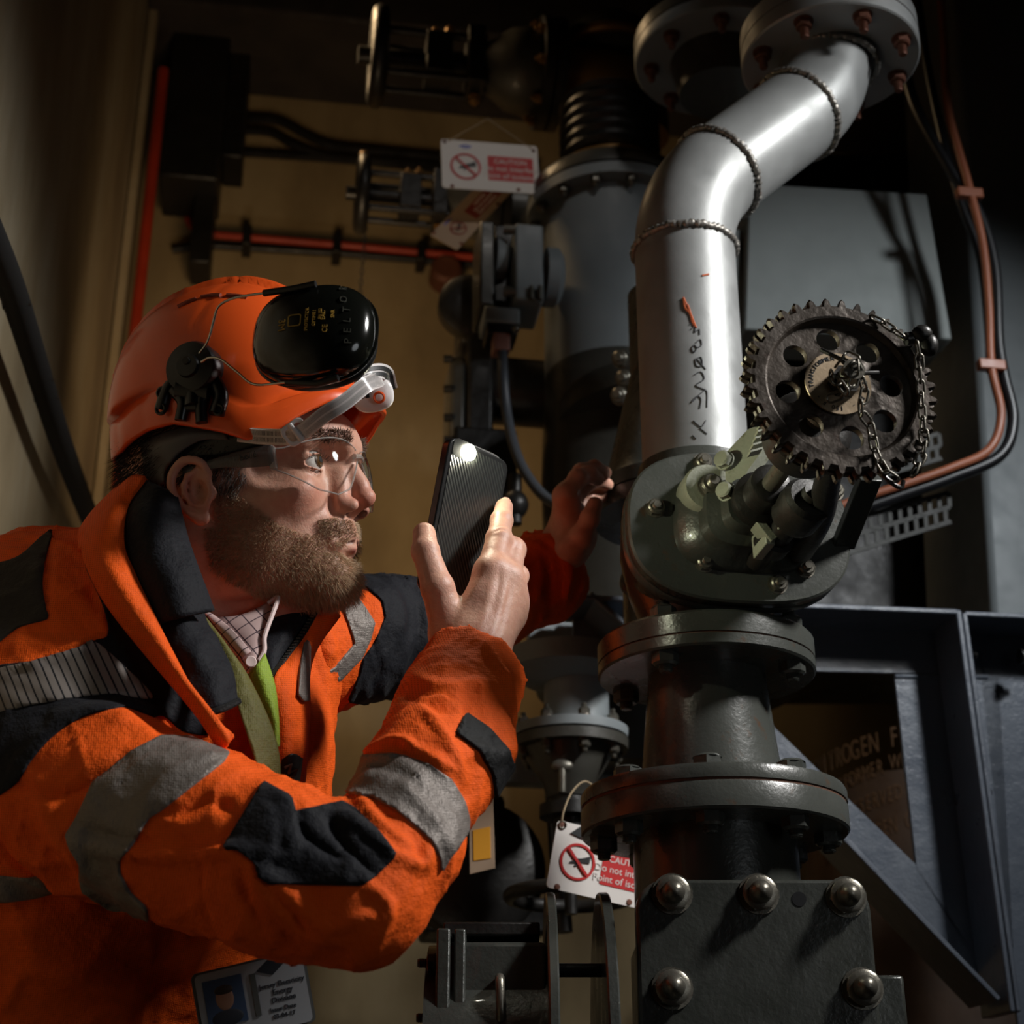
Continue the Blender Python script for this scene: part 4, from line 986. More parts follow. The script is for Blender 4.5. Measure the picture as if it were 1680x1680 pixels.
def strands(name, base, nrm, comb, length, rad, mat, parent, seg=3, curl=.3, seedn=1):
    g = np.random.default_rng(seedn); n = len(base); L = length*(.6+.8*g.random(n)) if np.isscalar(length) else length*(.7+.6*g.random(n))
    d = nrm+comb+g.normal(0, .28, (n, 3)); d /= np.linalg.norm(d, axis=1)[:, None]; bend = comb*.8+g.normal(0, curl, (n, 3))
    u = np.cross(d, g.normal(0, 1, (n, 3))); u /= np.linalg.norm(u, axis=1)[:, None]; v = np.cross(d, u); V = []; p = base-nrm*.0008; k = 3
    dd = d.copy()
    for s in range(seg):
        r = rad*(1-.75*s/seg)
        for q in range(k):
            a = 2*math.pi*q/k; V.append(p+(u*math.cos(a)+v*math.sin(a))*r)
        dd = dd+bend*(.35/seg); dd /= np.linalg.norm(dd, axis=1)[:, None]; p = p+dd*(L/seg)[:, None]
    V.append(p); V = np.stack(V, 1); m = seg*k+1; F = []
    for s in range(seg-1):
        for q in range(k):
            a, b = s*k+q, s*k+(q+1) % k; F += [(a, b, b+k), (a, b+k, a+k)]
    for q in range(k): F.append(((seg-1)*k+q, (seg-1)*k+(q+1) % k, m-1))
    F = np.array(F)[None]+(np.arange(n)*m)[:, None, None]
    return npmesh(name, V.reshape(-1, 3), F.reshape(-1, 3), mat, parent)
def sample(V, F, N, mask, count, seedn=3):
    T = np.concatenate([F[:, [0, 1, 2]], F[:, [0, 2, 3]]]) if F.shape[1] == 4 else F
    T = T[mask[T].all(1)]; g = np.random.default_rng(seedn); ar = np.linalg.norm(np.cross(V[T[:, 1]]-V[T[:, 0]], V[T[:, 2]]-V[T[:, 0]]), axis=1)
    t = T[g.choice(len(T), count, p=ar/ar.sum())]; a, b = g.random(count), g.random(count); fl = a+b > 1; a[fl], b[fl] = 1-a[fl], 1-b[fl]
    P = V[t[:, 0]]+(V[t[:, 1]]-V[t[:, 0]])*a[:, None]+(V[t[:, 2]]-V[t[:, 0]])*b[:, None]; n = N[t].mean(1); return P, n/np.linalg.norm(n, axis=1)[:, None]
def sheet(name, rows, mat, parent, th=.002, nu=8, nv_=6, label=None, ripple=0, close=False):
    # rows of control points, smooth both ways, given a thickness
    rr = [cr(r, nv_) for r in rows]; cols = [cr([r[j] for r in rr], nu) for j in range(len(rr[0]))]
    A = np.array([[list(p) for p in c] for c in cols], f32); a, b = A.shape[:2]
    V = A.reshape(-1, 3); F = np.array([(i*b+j, i*b+j+1, (i+1)*b+j+1, (i+1)*b+j) for i in range(a-1) for j in range(b-1)], int)
    N = vnormals(V, F)
    if ripple:
        g = np.sin(V[:, 0]*210+V[:, 2]*90)*np.sin(V[:, 2]*160-V[:, 0]*70); V = V+N*(ripple*g)[:, None]
    n = len(V); bd = [(j, j+1) for j in range(b-1)]+[(i*b+b-1, (i+1)*b+b-1) for i in range(a-1)]+[((a-1)*b+j+1, (a-1)*b+j) for j in range(b-1)]+[((i+1)*b, i*b) for i in range(a-1)]
    F2 = np.concatenate([F, F[:, ::-1]+n, np.array([(q+0, p+0, p+n, q+n) for p, q in bd], int)])
    V2 = np.concatenate([V+N*th/2, V-N*th/2]); o = npmesh(name, V2, F2, mat, parent)
    if label: o['label'] = label
    return o
def folds(V, F, lst, normals=None):
    N = vnormals(V, F); x, y = proj(V); D = np.zeros(len(V)); cam_ = np.array([0, 0, CZ]); fc = ((cam_-V)*N).sum(1) > -.05
    for poly, wd, amp in lst:
        P = np.array([[p.x, p.y] for p in cr([Vector((a, b, 0)) for a, b in poly], 6)]); d = np.full(len(V), 1e9); tt = np.zeros(len(V)); n = len(P)-1
        for i in range(n):
            a, b = P[i], P[i+1]; e = b-a; t = np.clip(((x-a[0])*e[0]+(y-a[1])*e[1])/(e@e), 0, 1); q = np.hypot(x-a[0]-e[0]*t, y-a[1]-e[1]*t); m = q < d; d[m] = q[m]; tt[m] = (i+t[m])/n
        D += amp*np.exp(-(d/wd)**2)*np.sin(np.pi*np.clip(tt*.86+.07, 0, 1))**.5
    return (V+N*(D*fc)[:, None]).astype(f32)

def ridge(P, s, seed=3, ax=None, st=1.0):
    g = np.random.default_rng(seed); r = np.zeros(len(P), f32); q = P.astype(f32)
    w = np.stack([np.sin(q[:, 1]*37+q[:, 2]*29), np.sin(q[:, 2]*41+q[:, 0]*23), np.sin(q[:, 0]*33+q[:, 1]*31)], 1).astype(f32)*f32(s*.22); q = q+w
    for i in range(3):
        k = g.normal(0, 1, 3); 
        if ax is not None: a = np.array(ax)/np.linalg.norm(ax); k = k-a*(k@a)*st
        k = k/np.linalg.norm(k); v = np.sin((q @ V3(k))*(2*math.pi/s)*(1+.35*i)+g.random()*6.28); r += (1-np.abs(v))**3
    return (r/1.3-.35).astype(f32)
# ================================================================ the man
PERSON = thing('person', 'bearded man in orange safety jacket leaning in with a lit phone', 'person', PD(60, 1650, 1.36)*1.0)
psi = R(18); pit = R(6)
Hf = np.array([math.cos(psi)*math.cos(pit), -math.sin(psi)*math.cos(pit), math.sin(pit)]); Hl = np.array([math.sin(psi), math.cos(psi), 0.]); Hu = np.cross(Hf, Hl); Hl0 = Hl; Hl = Hl0*math.cos(R(12))+Hu*math.sin(R(12)); Hu = np.cross(Hf, Hl)
HO = np.array(PD(387, 850, 1.37)); HM = np.stack([Hf, Hl, Hu], 1)     # columns
def HW(x, y, z): return Vector(HO+HM @ (np.array([x, y, z])/1000))
def toH(P): return ((P-HO.astype(f32)) @ HM.astype(f32))*1000
HMm = Matrix(HM.tolist())
def Lp(px, py, y):   # point on the plane y (mm, head frame) seen at the pixel
    d = np.array(ray(px, py)); o = np.array([0, 0, CZ]); k = ((HO-o) @ Hl+y/1000)/(d @ Hl); return Vector(o+d*k)
def skin_mat():
    t = NT('skin'); a = t.n('ShaderNodeAttribute', attribute_name='tint'); n = t.noise(900, 3, .6); n2 = t.noise(120, 4)
    col = t.mix(t.ramp(n2, [(.35, (0, 0, 0, 1)), (.75, (.28, .28, .28, 1))]), a.outputs['Color'], hexc(168, 84, 62)); t.l(col, t.b.inputs['Base Color'])
    t.b.inputs['Roughness'].default_value = .46; t.b.inputs['Subsurface Weight'].default_value = .12; t.b.inputs['Subsurface Radius'].default_value = (.012, .004, .002); t.b.inputs['Subsurface Scale'].default_value = .3
    t.l(t.bump(n, .35, .0006, t.bump(t.noise(260, 4), .35, .0012)), t.b.inputs['Normal']); return t.m
SKIN = skin_mat(); HAIRM = flat('dark_brown_hair', (44, 30, 20), .5); BEARDM = flat('sandy_beard_hair', (196, 168, 136), .5); BROWM = flat('brown_eyebrow', (92, 64, 44), .6)
# ---------------------------------------------------------------- hands (defined by joints)
J = lambda x, y, d: np.array(PD(x, y, d))
RH = dict(wrist=[J(790, 1130, 1.285), J(775, 1068, 1.292)],
    thumb=[(J(742, 1040, 1.300), 0.0180), (J(718, 965, 1.300), 0.0136), (J(698, 905, 1.314), 0.0114), (J(696, 876, 1.328), 0.0100)],
    index=[(J(806, 940, 1.316), 0.0136), (J(818, 885, 1.342), 0.0109), (J(823, 854, 1.363), 0.0094), (J(827, 832, 1.382), 0.0081)],
    middle=[(J(832, 952, 1.322), 0.0125), (J(842, 902, 1.352), 0.0107), (J(836, 898, 1.388), 0.0096), (J(815, 900, 1.407), 0.0085)],
    ring=[(J(838, 985, 1.326), 0.0118), (J(848, 945, 1.360), 0.0100), (J(838, 940, 1.392), 0.0092), (J(815, 942, 1.408), 0.0081)],
    little=[(J(834, 1012, 1.326), 0.0107), (J(844, 985, 1.356), 0.0089), (J(836, 978, 1.382), 0.0081), (J(815, 978, 1.398), 0.0072)])
LH = dict(wrist=[J(905, 925, 1.72), J(938, 880, 1.735)],
    thumb=[(J(935, 905, 1.700), .015), (J(955, 880, 1.690), .0125), (J(968, 850, 1.690), .0105), (J(976, 828, 1.695), .009)],
    index=[(J(928, 815, 1.705), .0125), (J(948, 785, 1.715), .0105), (J(966, 778, 1.73), .0095), (J(980, 786, 1.745), .008)],
    middle=[(J(930, 812, 1.735), .012), (J(954, 775, 1.745), .0100), (J(975, 768, 1.765), .009), (J(992, 776, 1.78), .008)],
    ring=[(J(934, 825, 1.762), .0115), (J(960, 795, 1.775), .0095), (J(982, 788, 1.79), .0085), (J(996, 795, 1.80), .0075)],
    little=[(J(940, 842, 1.785), .0105), (J(965, 818, 1.797), .0085), (J(985, 812, 1.81), .0078), (J(998, 818, 1.82), .007)])
def hand_sdf(P, H, wr=.030, pr=.0165):
    w0, w1 = H['wrist']; d = cap(P, w0, w1, wr*1.02, wr*.92)
    base = {k: H[k][0][0] for k in ('index', 'middle', 'ring', 'little')}
    for k, rr in (('index', pr), ('middle', pr*1.02), ('ring', pr), ('little', pr*.95)):
        st = w1+(base[k]-w1)*.12; d = smin(d, cap(P, st, base[k], pr*1.15, rr*.86), .012)
    d = smin(d, cap(P, w1+(H['thumb'][0][0]-w1)*.3, H['thumb'][0][0], .019, .017), .012)
    d = smin(d, cap(P, H['thumb'][0][0], base['index']*.6+w1*.4, .014, .012), .012)
    for k in ('thumb', 'index', 'middle', 'ring', 'little'):
        F_ = H[k]; dd = None
        for i in range(3):
            c = cap(P, F_[i][0], F_[i+1][0], F_[i][1]*.97, F_[i+1][1]*.97); dd = c if dd is None else smin(dd, c, .0025)
        for i in (0, 1, 2):
            dd = smin(dd, sph(P, F_[i][0], F_[i][1]*1.0), .003)
        d = smin(d, dd, .0055)
    # extensor tendons on the back of the hand
    return d
# ---------------------------------------------------------------- head
def head_sdf(Pw):
    p = toH(Pw); q = p.copy(); q[:, 1] = np.abs(q[:, 1]); d = ell(p, (-2, 0, 48), (94, 75, 84))
    A = lambda e, k: smin(d, e, k)
    d = A(ell(p, (52, 0, 46), (67, 60, 44)), 18); d = A(ell(p, (48, 0, -8), (50, 55, 52)), 18)
    d = A(ell(p, (46, 0, -56), (50, 46, 36)), 24); d = A(ell(p, (82, 0, -74), (19, 23, 17)), 14)
    d = A(ell(q, (66, 41, -2), (25, 18, 17)), 16); d = A(ell(q, (18, 46, -42), (34, 13, 36)), 22)
    d = A(cap(q, (108, 9, 36), (86, 46, 40), 8.0, 6.0), 14)
    d = A(ell(p, (88, 0, -34), (19, 27, 17)), 12)
    d = smax(d, -ell(q, (109, 30, 22), (21, 17, 13.5)), 9)
    d = smax(d, -ell(q, (70, 60, 22), (20, 7, 15)), 14)
    # nose
    d = A(cap(p, (108, 0, 27), (117, 0, 2), 6.0, 8.2), 7); d = A(cap(q, (103, 8, 12), (102, 12, -10), 7, 8.5), 8)
    d = A(ell(p, (118.8, 0, -9.0), (10.0, 8.8, 8.6)), 5); d = A(ell(q, (107, 12.5, -16.5), (10.5, 5.6, 7.0)), 5)
    d = A(cap(p, (117, 0, -14), (106, 0, -20), 3.6, 4.2), 3.5)
    d = smax(d, -cap(q, (117, 7.4, -21.8), (106, 10.5, -21.5), 3.0, 3.8), 1.0)
    d = smax(d, -cap(q, (97, 19.5, -10), (97, 21, -22), 2.0, 1.6), 5)
    # eyelids
    ec = (85.5, 33, 22); lid = sph(q, ec, 14.0); lid = smax(lid, -ell(q, (98, 33.0, 20.6), (17, 15.0, 5.9), rot('X', -5)), 1.0); d = A(lid, 3.2)
    d = smax(d, -sph(q, ec, 12.35), .6)
    d = smax(d, -cap(q, (100, 24, 30.5), (93, 44, 28.5), .9, .7), 3.0); d = smax(d, -cap(q, (99, 24, 11.5), (92, 42, 11), .6, .5), 3.5)
    # lips
    d = A(cap(q, (103.2, 3.5, -41), (93.5, 23, -46), 4.3, 2.6), 4); d = A(cap(q, (100.6, 0, -50.0), (92, 21.5, -48.8), 5.0, 2.6), 4)
    d = smax(d, -cap(q, (109, 0, -45.2), (91, 23, -47.2), 1.1, .7), .9)
    d = smax(d, -ell(q, (103, 0, -59), (7, 16, 4)), 6)
    # neck, throat
    d = A(cap(p, (-22, 0, -20), (-82, 0, -160), 54, 58), 26); d = A(cap(p, (20, 0, -82), (-38, 0, -150), 22, 34), 22)
    d = A(cap(q, (-15, 46, -32), (-40, 24, -150), 15, 13), 16)
    # ear
    dm = d; q0 = q; q = (q-V3((4, 79, 0)))/f32(.84)+V3((4, 79, -9)); e = ell(q, (4, 77, -1), (20, 5.0, 29), rot('Z', 16) @ rot('Y', 10)); d = smin(dm, e*f32(.84), 5)
    hp = [(13, 79, 14), (7, 84, 27), (-9, 87, 31), (-22, 88, 19), (-24, 87, 3), (-17, 83, -14), (-5, 79, -27)]; hr_ = [3.2, 3.6, 4.0, 4.0, 3.8, 3.6, 5.5]
    hp = [(a+7, b, c-1) for a, b, c in hp]; hp2 = [tuple(v) for v in cr([Vector(v) for v in hp], 3)]; e = chain(q, hp2, list(np.interp(np.linspace(0, 6, len(hp2)), range(7), hr_)), 2.5); e = smin(e, ell(q, (7, 78, -28), (8, 4.5, 8)), 4); e = smin(e, chain(q, [(9, 81, 20), (-1, 84, 15), (-6, 84.3, 6), (-6, 84, -3), (-1, 81.5, -13), (8, 79.5, -18)], [2.4, 2.8, 3, 3, 2.8, 2.6], 2.5), 2.5)
    e = smin(e, ell(q, (20, 78.5, -6), (5, 4, 7)), 3); d = smin(d, e*f32(.84), 2.6)
    d = smax(d, -ell(q, (8, 84, -3), (9.5, 7.5, 12.5), rot('Z', 12)), 2.5)
    return (d/1000).astype(f32)
lo = (HO-np.array([.19, .19, .17])); hi = (HO+np.array([.16, .17, .15]))
def body_sdf(P): 
    d = head_sdf(P); d = smin(d, cap(P, HW(-78, 0, -155), J(170, 1250, 1.38), .062, .10), .03); return d
Vh, Fh = nets(body_sdf, lo, hi, .00135)
Nh = vnormals(Vh, Fh); hp = toH(Vh)
def skin_tint(V, hp=None):
    C = np.tile(np.array(hexc(208, 160, 138)[:3], f32), (len(V), 1))
    if hp is None: return C
    red = np.array(hexc(186, 92, 70)[:3]); lipc = np.array(hexc(172, 84, 80)[:3]); q = hp.copy(); q[:, 1] = np.abs(q[:, 1])
    def mixc(w, c): 
        w = np.clip(w, 0, 1)[:, None]; C[:] = C*(1-w)+c*w
    mixc(.6*np.exp(-(((hp-[118, 0, -12])/[14, 16, 14])**2).sum(1)), red); mixc(.35*np.exp(-(((q-[85, 40, -8])/[25, 18, 16])**2).sum(1)), red); mixc(.6*np.exp(-(((q-[-4, 84, 0])/[30, 10, 34])**2).sum(1)), red)
    l1 = cap(q, (103.2, 3.5, -41.5), (93, 23, -46.5), 3.6, 1.8); l2 = cap(q, (101, 0, -50), (92, 21, -48.8), 4.2, 1.8); l = np.minimum(l1, l2); mixc(np.clip(.5-l/1.6, 0, 1)*(q[:, 0] > 84), lipc)
    bw = beard_w(hp); mixc(.3*bw, np.array(hexc(130, 92, 66)[:3]))
    inn = smin(sph(q, (85.5, 33, 22), 12.9), sph(q, (85.5, 33, 22), 12.9), .1); mixc((inn < .8)*.2*(q[:, 0] > 84), np.array(hexc(150, 70, 62)[:3]))
    slit = cap(q, (109, 0, -45.2), (91, 23, -47.2), 1.1, .7); mixc(np.clip(1-slit/1.1, 0, 1)*.8*(q[:, 0] > 78), np.array(hexc(60, 24, 20)[:3])); nos = cap(q, (117, 7.4, -21.5), (107, 10, -20), 3.2, 4.2); mixc(np.clip(1-nos/.9, 0, 1)*.85, np.array(hexc(52, 22, 18)[:3]))  # shade inside the mouth slit and nostrils painted into the skin tint
    mole = np.exp(-(((hp-[95.5, -36, -13])**2).sum(1))/3.0); mixc(mole*.8, np.array(hexc(120, 50, 34)[:3]))
    return C
def beard_w(hp):
    x, y, z = hp[:, 0], np.abs(hp[:, 1]), hp[:, 2]
    cheek = np.interp(x, [10, 30, 45, 60, 75, 88, 100], [18, 6, -8, -24, -34, -38, -46]); side = np.clip((cheek-z)/7, 0, 1)*(x > 8+(z < -20)*-10)
    mous = np.clip((-24.5-z)/4, 0, 1)*(x > 84)*np.clip((34-y)/6, 0, 1); w = np.maximum(side, mous)
    q = np.stack([x, y, z], 1).astype(f32); l = np.minimum(cap(q, (103.2, 3.5, -42.5), (93, 23, -46.5), 3.4, 2.2), cap(q, (101, 0, -50), (91, 22, -48.8), 5.2, 2.8)); w = w*np.clip((l-.6)/1.5, 0, 1)
    w = w*(1-.6*np.exp(-(((q-[101, 0, -60])/[8, 9, 4])**2).sum(1)))
    thr = np.interp(x, [0, 30, 60, 80], [-60, -86, -98, -110]); return w*np.clip((z-thr)/8, 0, 1)*(y < 74)
hands = []
for H, a, b in ((RH, J(655, 1150, 1.14), J(880, 800, 1.32)), (LH, J(850, 990, 1.66), J(1010, 740, 1.84))):
    c0 = np.minimum(a, b)-.02; c1 = np.maximum(a, b)+.02; pts = [p for k in H for p in ([q[0] for q in H[k]] if k != 'wrist' else H[k])]
    c0 = np.min(pts, 0)-.045; c1 = np.max(pts, 0)+.045; hands.append(nets(lambda P, H=H: hand_sdf(P, H, *((.032, .0175) if H is RH else (.030, .0165))), c0, c1, .0011))
HANDFOLDS = [([(775, 1075), (793, 1010), (806, 950)], 6, .0005), ([(790, 1080), (815, 1020), (830, 962)], 6, .0005), ([(800, 1080), (830, 1030), (838, 990)], 6, .0004), ([(808, 1000), (818, 960), (820, 930)], 6, -.0008), ([(826, 1010), (836, 975), (838, 955)], 5, -.0006), ([(812, 872), (823, 868), (832, 872)], 1.6, -.0006), ([(812, 866), (823, 862), (832, 865)], 1.4, -.0005), ([(755, 1010), (770, 980), (790, 950)], 7, .0010)]
hands[0] = (folds(hands[0][0], hands[0][1], HANDFOLDS), hands[0][1])
Vb = np.concatenate([Vh]+[h[0] for h in hands]); off = len(Vh); Fb = [Fh]
for h in hands: Fb.append(h[1]+off); off += len(h[0])
# forearms run inside the sleeves so the body stays one figure
def inner_arm(pts, rad, ia, ib):
    global Vb, Fb
    m = MB(); m.tube([Vector(p) for p in pts], rad, 16, cap=False); b = len(Vb); V2 = np.array([list(v) for v in m.v], f32); F2 = [list(f) for f in m.f]
    k = len(pts); Vb = np.concatenate([Vb, V2]); F2 = np.array(F2)+b; e0 = np.array([(b+i, b+(i+1) % 16, ia, ia) for i in range(0, 16)]); e1 = np.array([(b+(k-1)*16+i, b+(k-1)*16+(i+1) % 16, ib, ib) for i in range(16)])
    Fb += [F2]; tris_.extend([(x[0], x[1], x[2]) for x in np.concatenate([e0, e1])])
tris_ = []
near = lambda V, p, o=0: int(np.argmin(((V-V3(p))**2).sum(1)))+o
o1 = len(Vh); o2 = o1+len(hands[0][0])
inner_arm([J(785, 1120, 1.285), J(690, 1300, 1.18), J(590, 1465, 1.10), J(400, 1400, 1.14), J(170, 1290, 1.22), J(170, 1220, 1.33)], [.028, .034, .036, .042, .046, .05], near(hands[0][0], J(785, 1125, 1.285), o1), near(Vh, J(190, 1150, 1.38)))
inner_arm([J(905, 925, 1.73), J(800, 1000, 1.68), J(690, 1045, 1.62), J(600, 1045, 1.56), J(480, 1060, 1.48), J(330, 1120, 1.42)], [.026, .03, .036, .038, .042, .045], near(hands[1][0], J(905, 925, 1.73), o2), near(Vh, J(250, 1120, 1.38)))
Cc = np.concatenate([skin_tint(Vh, hp)]+[skin_tint(h[0]) for h in hands]); Cc = np.concatenate([Cc, np.tile(Cc[-1:], (len(Vb)-len(Cc), 1))])
Fb.append(np.array([(a, b, c, c) for a, b, c in tris_]))
Fq = np.concatenate(Fb); tri = np.concatenate([Fq[:, [0, 1, 2]], Fq[:, [0, 2, 3]]]); tri = tri[(tri[:, 0] != tri[:, 2]) & (tri[:, 1] != tri[:, 2])]
body = npmesh('body', Vb, tri, SKIN, PERSON, colors=Cc)
# fingernails
def nail(H, k, off_, parent, upv):
    a, b = H[k][2][0], H[k][3][0]; ax = (b-a)/np.linalg.norm(b-a); n = np.array(upv)-ax*(np.array(upv) @ ax); n /= np.linalg.norm(n); s = np.cross(ax, n); r = H[k][3][1]
    c = b+ax*r*.15+n*r*.55; part('fingernail', MB().ball(Vector(c), (r*.85, r*.62, r*.42), Matrix(np.stack([ax, s, n], 1).tolist()), 14, 8), flat('fingernail', (206, 158, 138), .3), parent)
nail(RH, 'index', 0, PERSON, (.3, -1, .2))
# eyes
EYEW = flat('eye_white', (214, 206, 200), .18, coat=.6); 
def iris_m():
    t = NT('hazel_iris'); t.l(t.ramp(t.noise(900), [(.3, hexc(40, 26, 14)), (.7, hexc(96, 66, 36))]), t.b.inputs['Base Color']); t.b.inputs['Roughness'].default_value = .2; return t.m
IRIS = iris_m(); gz = Vector(Hf)*1.0+Vector(Hl)*-.10+Vector(Hu)*.02; gz.normalize()
for s_ in (-1, 1):
    ec = HW(85.5, 33*s_, 22); e = part('eyeball', MB().ball(ec, .0122, None, 32, 24), EYEW, PERSON)
    M = basis(gz); part('iris', MB().lathe([(.0, .01262), (.0030, .01245), (.0060, .0113), (.0062, .0102)], ec, gz, 32, cap=False), IRIS, e); part('pupil', MB().lathe([(0, .0128), (.0027, .0127)], ec, gz, 24, cap=False), SIGNBLK, e)
    part('cornea_rim', MB().torus(ec+gz*.0108, .0060, .0004, gz, 32, 6), BROWM, e)
# hair
g_ = np.random.default_rng(5); bw = beard_w(hp)
P, n = sample(Vh, Fh, Nh, bw > .35, 17000, 11); P2_, n2_ = sample(Vh, Fh, Nh, (bw > .3) & (hp[:, 0] > 84) & (hp[:, 2] > -42), 1800, 17); P = np.concatenate([P, P2_]); n = np.concatenate([n, n2_]); ph = toH(P.astype(f32)); comb = np.tile(Hf*.35-Hu*.75, (len(P), 1)); fr = np.clip((ph[:, 0]-40)/50, 0, 1)[:, None]
mz = ((ph[:, 2] > -43) & (ph[:, 0] > 84))[:, None]; comb = np.where(mz, Hl*np.sign(ph[:, 1])[:, None]*.9-Hu*.25-Hf*.25, comb); comb = comb*(.4+.6*fr)-np.outer(np.clip(-(ph[:, 2]+60)/30, 0, 1), Hu)*.4
ln = np.where((ph[:, 2] > -42) & (ph[:, 0] > 84), .0042, .0052+.0055*np.clip((-ph[:, 2]-45)/40, 0, 1)*fr[:, 0]+.001)
bo = strands('beard', P, n, comb, ln, .00021, BEARDM, PERSON, 3, .45, 2); bo['kind'] = 'stuff'
q = hp.copy(); q[:, 1] = np.abs(q[:, 1])
bm2 = (cap(q, (113, 11, 39.5), (98, 40, 43), 4.0, 3.0) < 7) & (q[:, 2] > 36) & (q[:, 2] < 47) & (q[:, 1] > 10)& (q[:, 1] < 46)& (q[:, 0] > 70)
P, n = sample(Vh, Fh, Nh, bm2, 1300, 12); so = np.sign(toH(P.astype(f32))[:, 1]); comb = -Hf*.35+Hu*.25+Hl*so[:, None]*.4
bo = strands('eyebrows', P, n, comb, .0062, .00026, BROWM, PERSON, 3, .05, 4); bo['kind'] = 'stuff'
hm = (q[:, 2] > -6) & (hp[:, 0] < np.interp(hp[:, 2], [-5, 10, 40, 70], [24, 42, 50, 58])) & (hp[:, 2] > np.interp(hp[:, 0], [-90, -30, -20, 30], [-18, -12, 25, 2])) & (q[:, 1] < 78) & (hp[:, 2] < 85)
hm |= (hp[:, 0] < -40) & (hp[:, 2] > -40) & (hp[:, 2] < 90)
P, n = sample(Vh, Fh, Nh, hm, 9000, 13); bo = strands('hair', P, n, np.tile(-Hu*.9-Hf*.4, (len(P), 1)), .014, .0003, HAIRM, PERSON, 3, .3, 5); bo['kind'] = 'stuff'
# eyelashes
P = []; N_ = []
for s_ in (-1, 1):
    for i in range(26):
        f_ = i/25; y = 22+23*f_; x = 99.5-6.5*f_**1.5; z = 23+2.6*math.sin(math.pi*min(1, f_*1.1)); P.append(list(HW(x, y*s_, z))); N_.append(list(Vector(Hf)*.8+Vector(Hl)*s_*(.2+.5*f_)+Vector(Hu)*.3))
bo = strands('eyelashes', np.array(P), np.array(N_), np.tile(Hu*.4, (len(P), 1)), .006, .00022, HAIRM, PERSON, 3, .1, 6); bo['kind'] = 'stuff'
# ================================================================ jacket
def cloth_mat(name, col, dots=.3, rough=.72, sheen=.2, scale=1.0):
    t = NT(name); co = t.coord(); sep = t.n('ShaderNodeSeparateXYZ'); t.l(co, sep.inputs[0]); k = 2*math.pi/.0034/scale
    a = t.math('ADD', sep.outputs['X'], sep.outputs['Z']); b_ = t.math('SUBTRACT', sep.outputs['X'], sep.outputs['Z']); b_ = t.math('ADD', b_, t.math('MULTIPLY', sep.outputs['Y'], .6))
    s1 = t.math('SINE', t.math('MULTIPLY', a, k)); s2 = t.math('SINE', t.math('MULTIPLY', b_, k)); pr = t.math('MULTIPLY', s1, s2)
    c = hexc(*col); d = tuple(x*(1-dots) for x in c[:3])+(1,); n = t.noise(6, 5); c2 = tuple(x*.86 for x in c[:3])+(1,)
    base = t.ramp(n, [(.35, c2), (.65, c)]); msk = t.ramp(pr, [(.35, (0, 0, 0, 1)), (.75, (1, 1, 1, 1))]); t.l(t.mix(msk, base, d) if dots else base, t.b.inputs['Base Color'])
    t.b.inputs['Roughness'].default_value = rough; t.b.inputs['Sheen Weight'].default_value = sheen; t.b.inputs['Specular IOR Level'].default_value = .3
    wr = t.bump(t.noise(30, 6, .62), .75, .008); t.l(t.bump(pr, .25 if dots else .05, .0004, wr), t.b.inputs['Normal']); return t.m
ORANGE = cloth_mat('hi_vis_orange_fabric', (255, 98, 8), .42, .75, .0)
ORANGEP = cloth_mat('orange_lining_edge', (250, 96, 10), .42, .7, .0)
NAVY = cloth_mat('navy_fabric', (8, 10, 20), 0, .75, .03); CHAR = cloth_mat('charcoal_fabric', (50, 46, 42), 0, .85, .05)
REFL = cloth_mat('silver_reflective_tape', (128, 120, 114), .12, .5, 0); REFL.node_tree.nodes['Principled BSDF'].inputs['Metallic'].default_value = .25
STRAP = cloth_mat('black_tab_fabric', (10, 10, 11), 0, .7, .02)
JW = lambda x, y, d: V3(PD(x, y, d))
_g = np.random.default_rng(21); _K = _g.normal(0, 1, (10, 3)); _K = _K/np.linalg.norm(_K, axis=1)[:, None]; _ph = _g.random(10)*6.28
def wob(P, s):
    r = np.zeros(len(P), f32)
    for i in range(10): r += np.sin((P @ V3(_K[i]))*(2*math.pi/s)*(.7+.08*i)+_ph[i]).astype(f32)
    return r/4
SHL = np.array([.42, .90, .05])
def torso_sdf(P):
    C = [(70, 1830, 1.40, .12), (80, 1620, 1.37, .130), (212, 1330, 1.37, .132), (262, 1200, 1.38, .112), (245, 1100, 1.39, .085)]; d = None
    for s_ in (-.075, .06):
        c = chain(P, [V3(np.array(PD(x, y, dd))+SHL*s_) for x, y, dd, r in C], [c_[3] for c_ in C], .03); d = c if d is None else smin(d, c, .05)
    d = smin(d, chain(P, [JW(80, 1230, 1.285), JW(90, 1120, 1.36), JW(110, 1085, 1.44)], [.095, .105, .09], .03), .05)
    d = smin(d, chain(P, [JW(130, 1060, 1.38), JW(215, 1010, 1.39)], [.085, .072], .02), .05)
    d = smin(d, chain(P, [JW(250, 1150, 1.44), JW(470, 1075, 1.50)], [.09, .064], .03), .04)
    d = smin(d, cap(P, JW(10, 1230, 1.38), JW(60, 1060, 1.40), .095, .10), .04)
    return d+wob(P, .11)*f32(.0016)-ridge(P, .14, 9)*f32(.0035)
lo = np.array(PD(-160, 1950, 1.20)); 
Vt, Ft = nets(torso_sdf, (-.72, .95, CZ-.16), (.0, 1.75, CZ+.60), .0046); Vt = relax(Vt, Ft, 1)
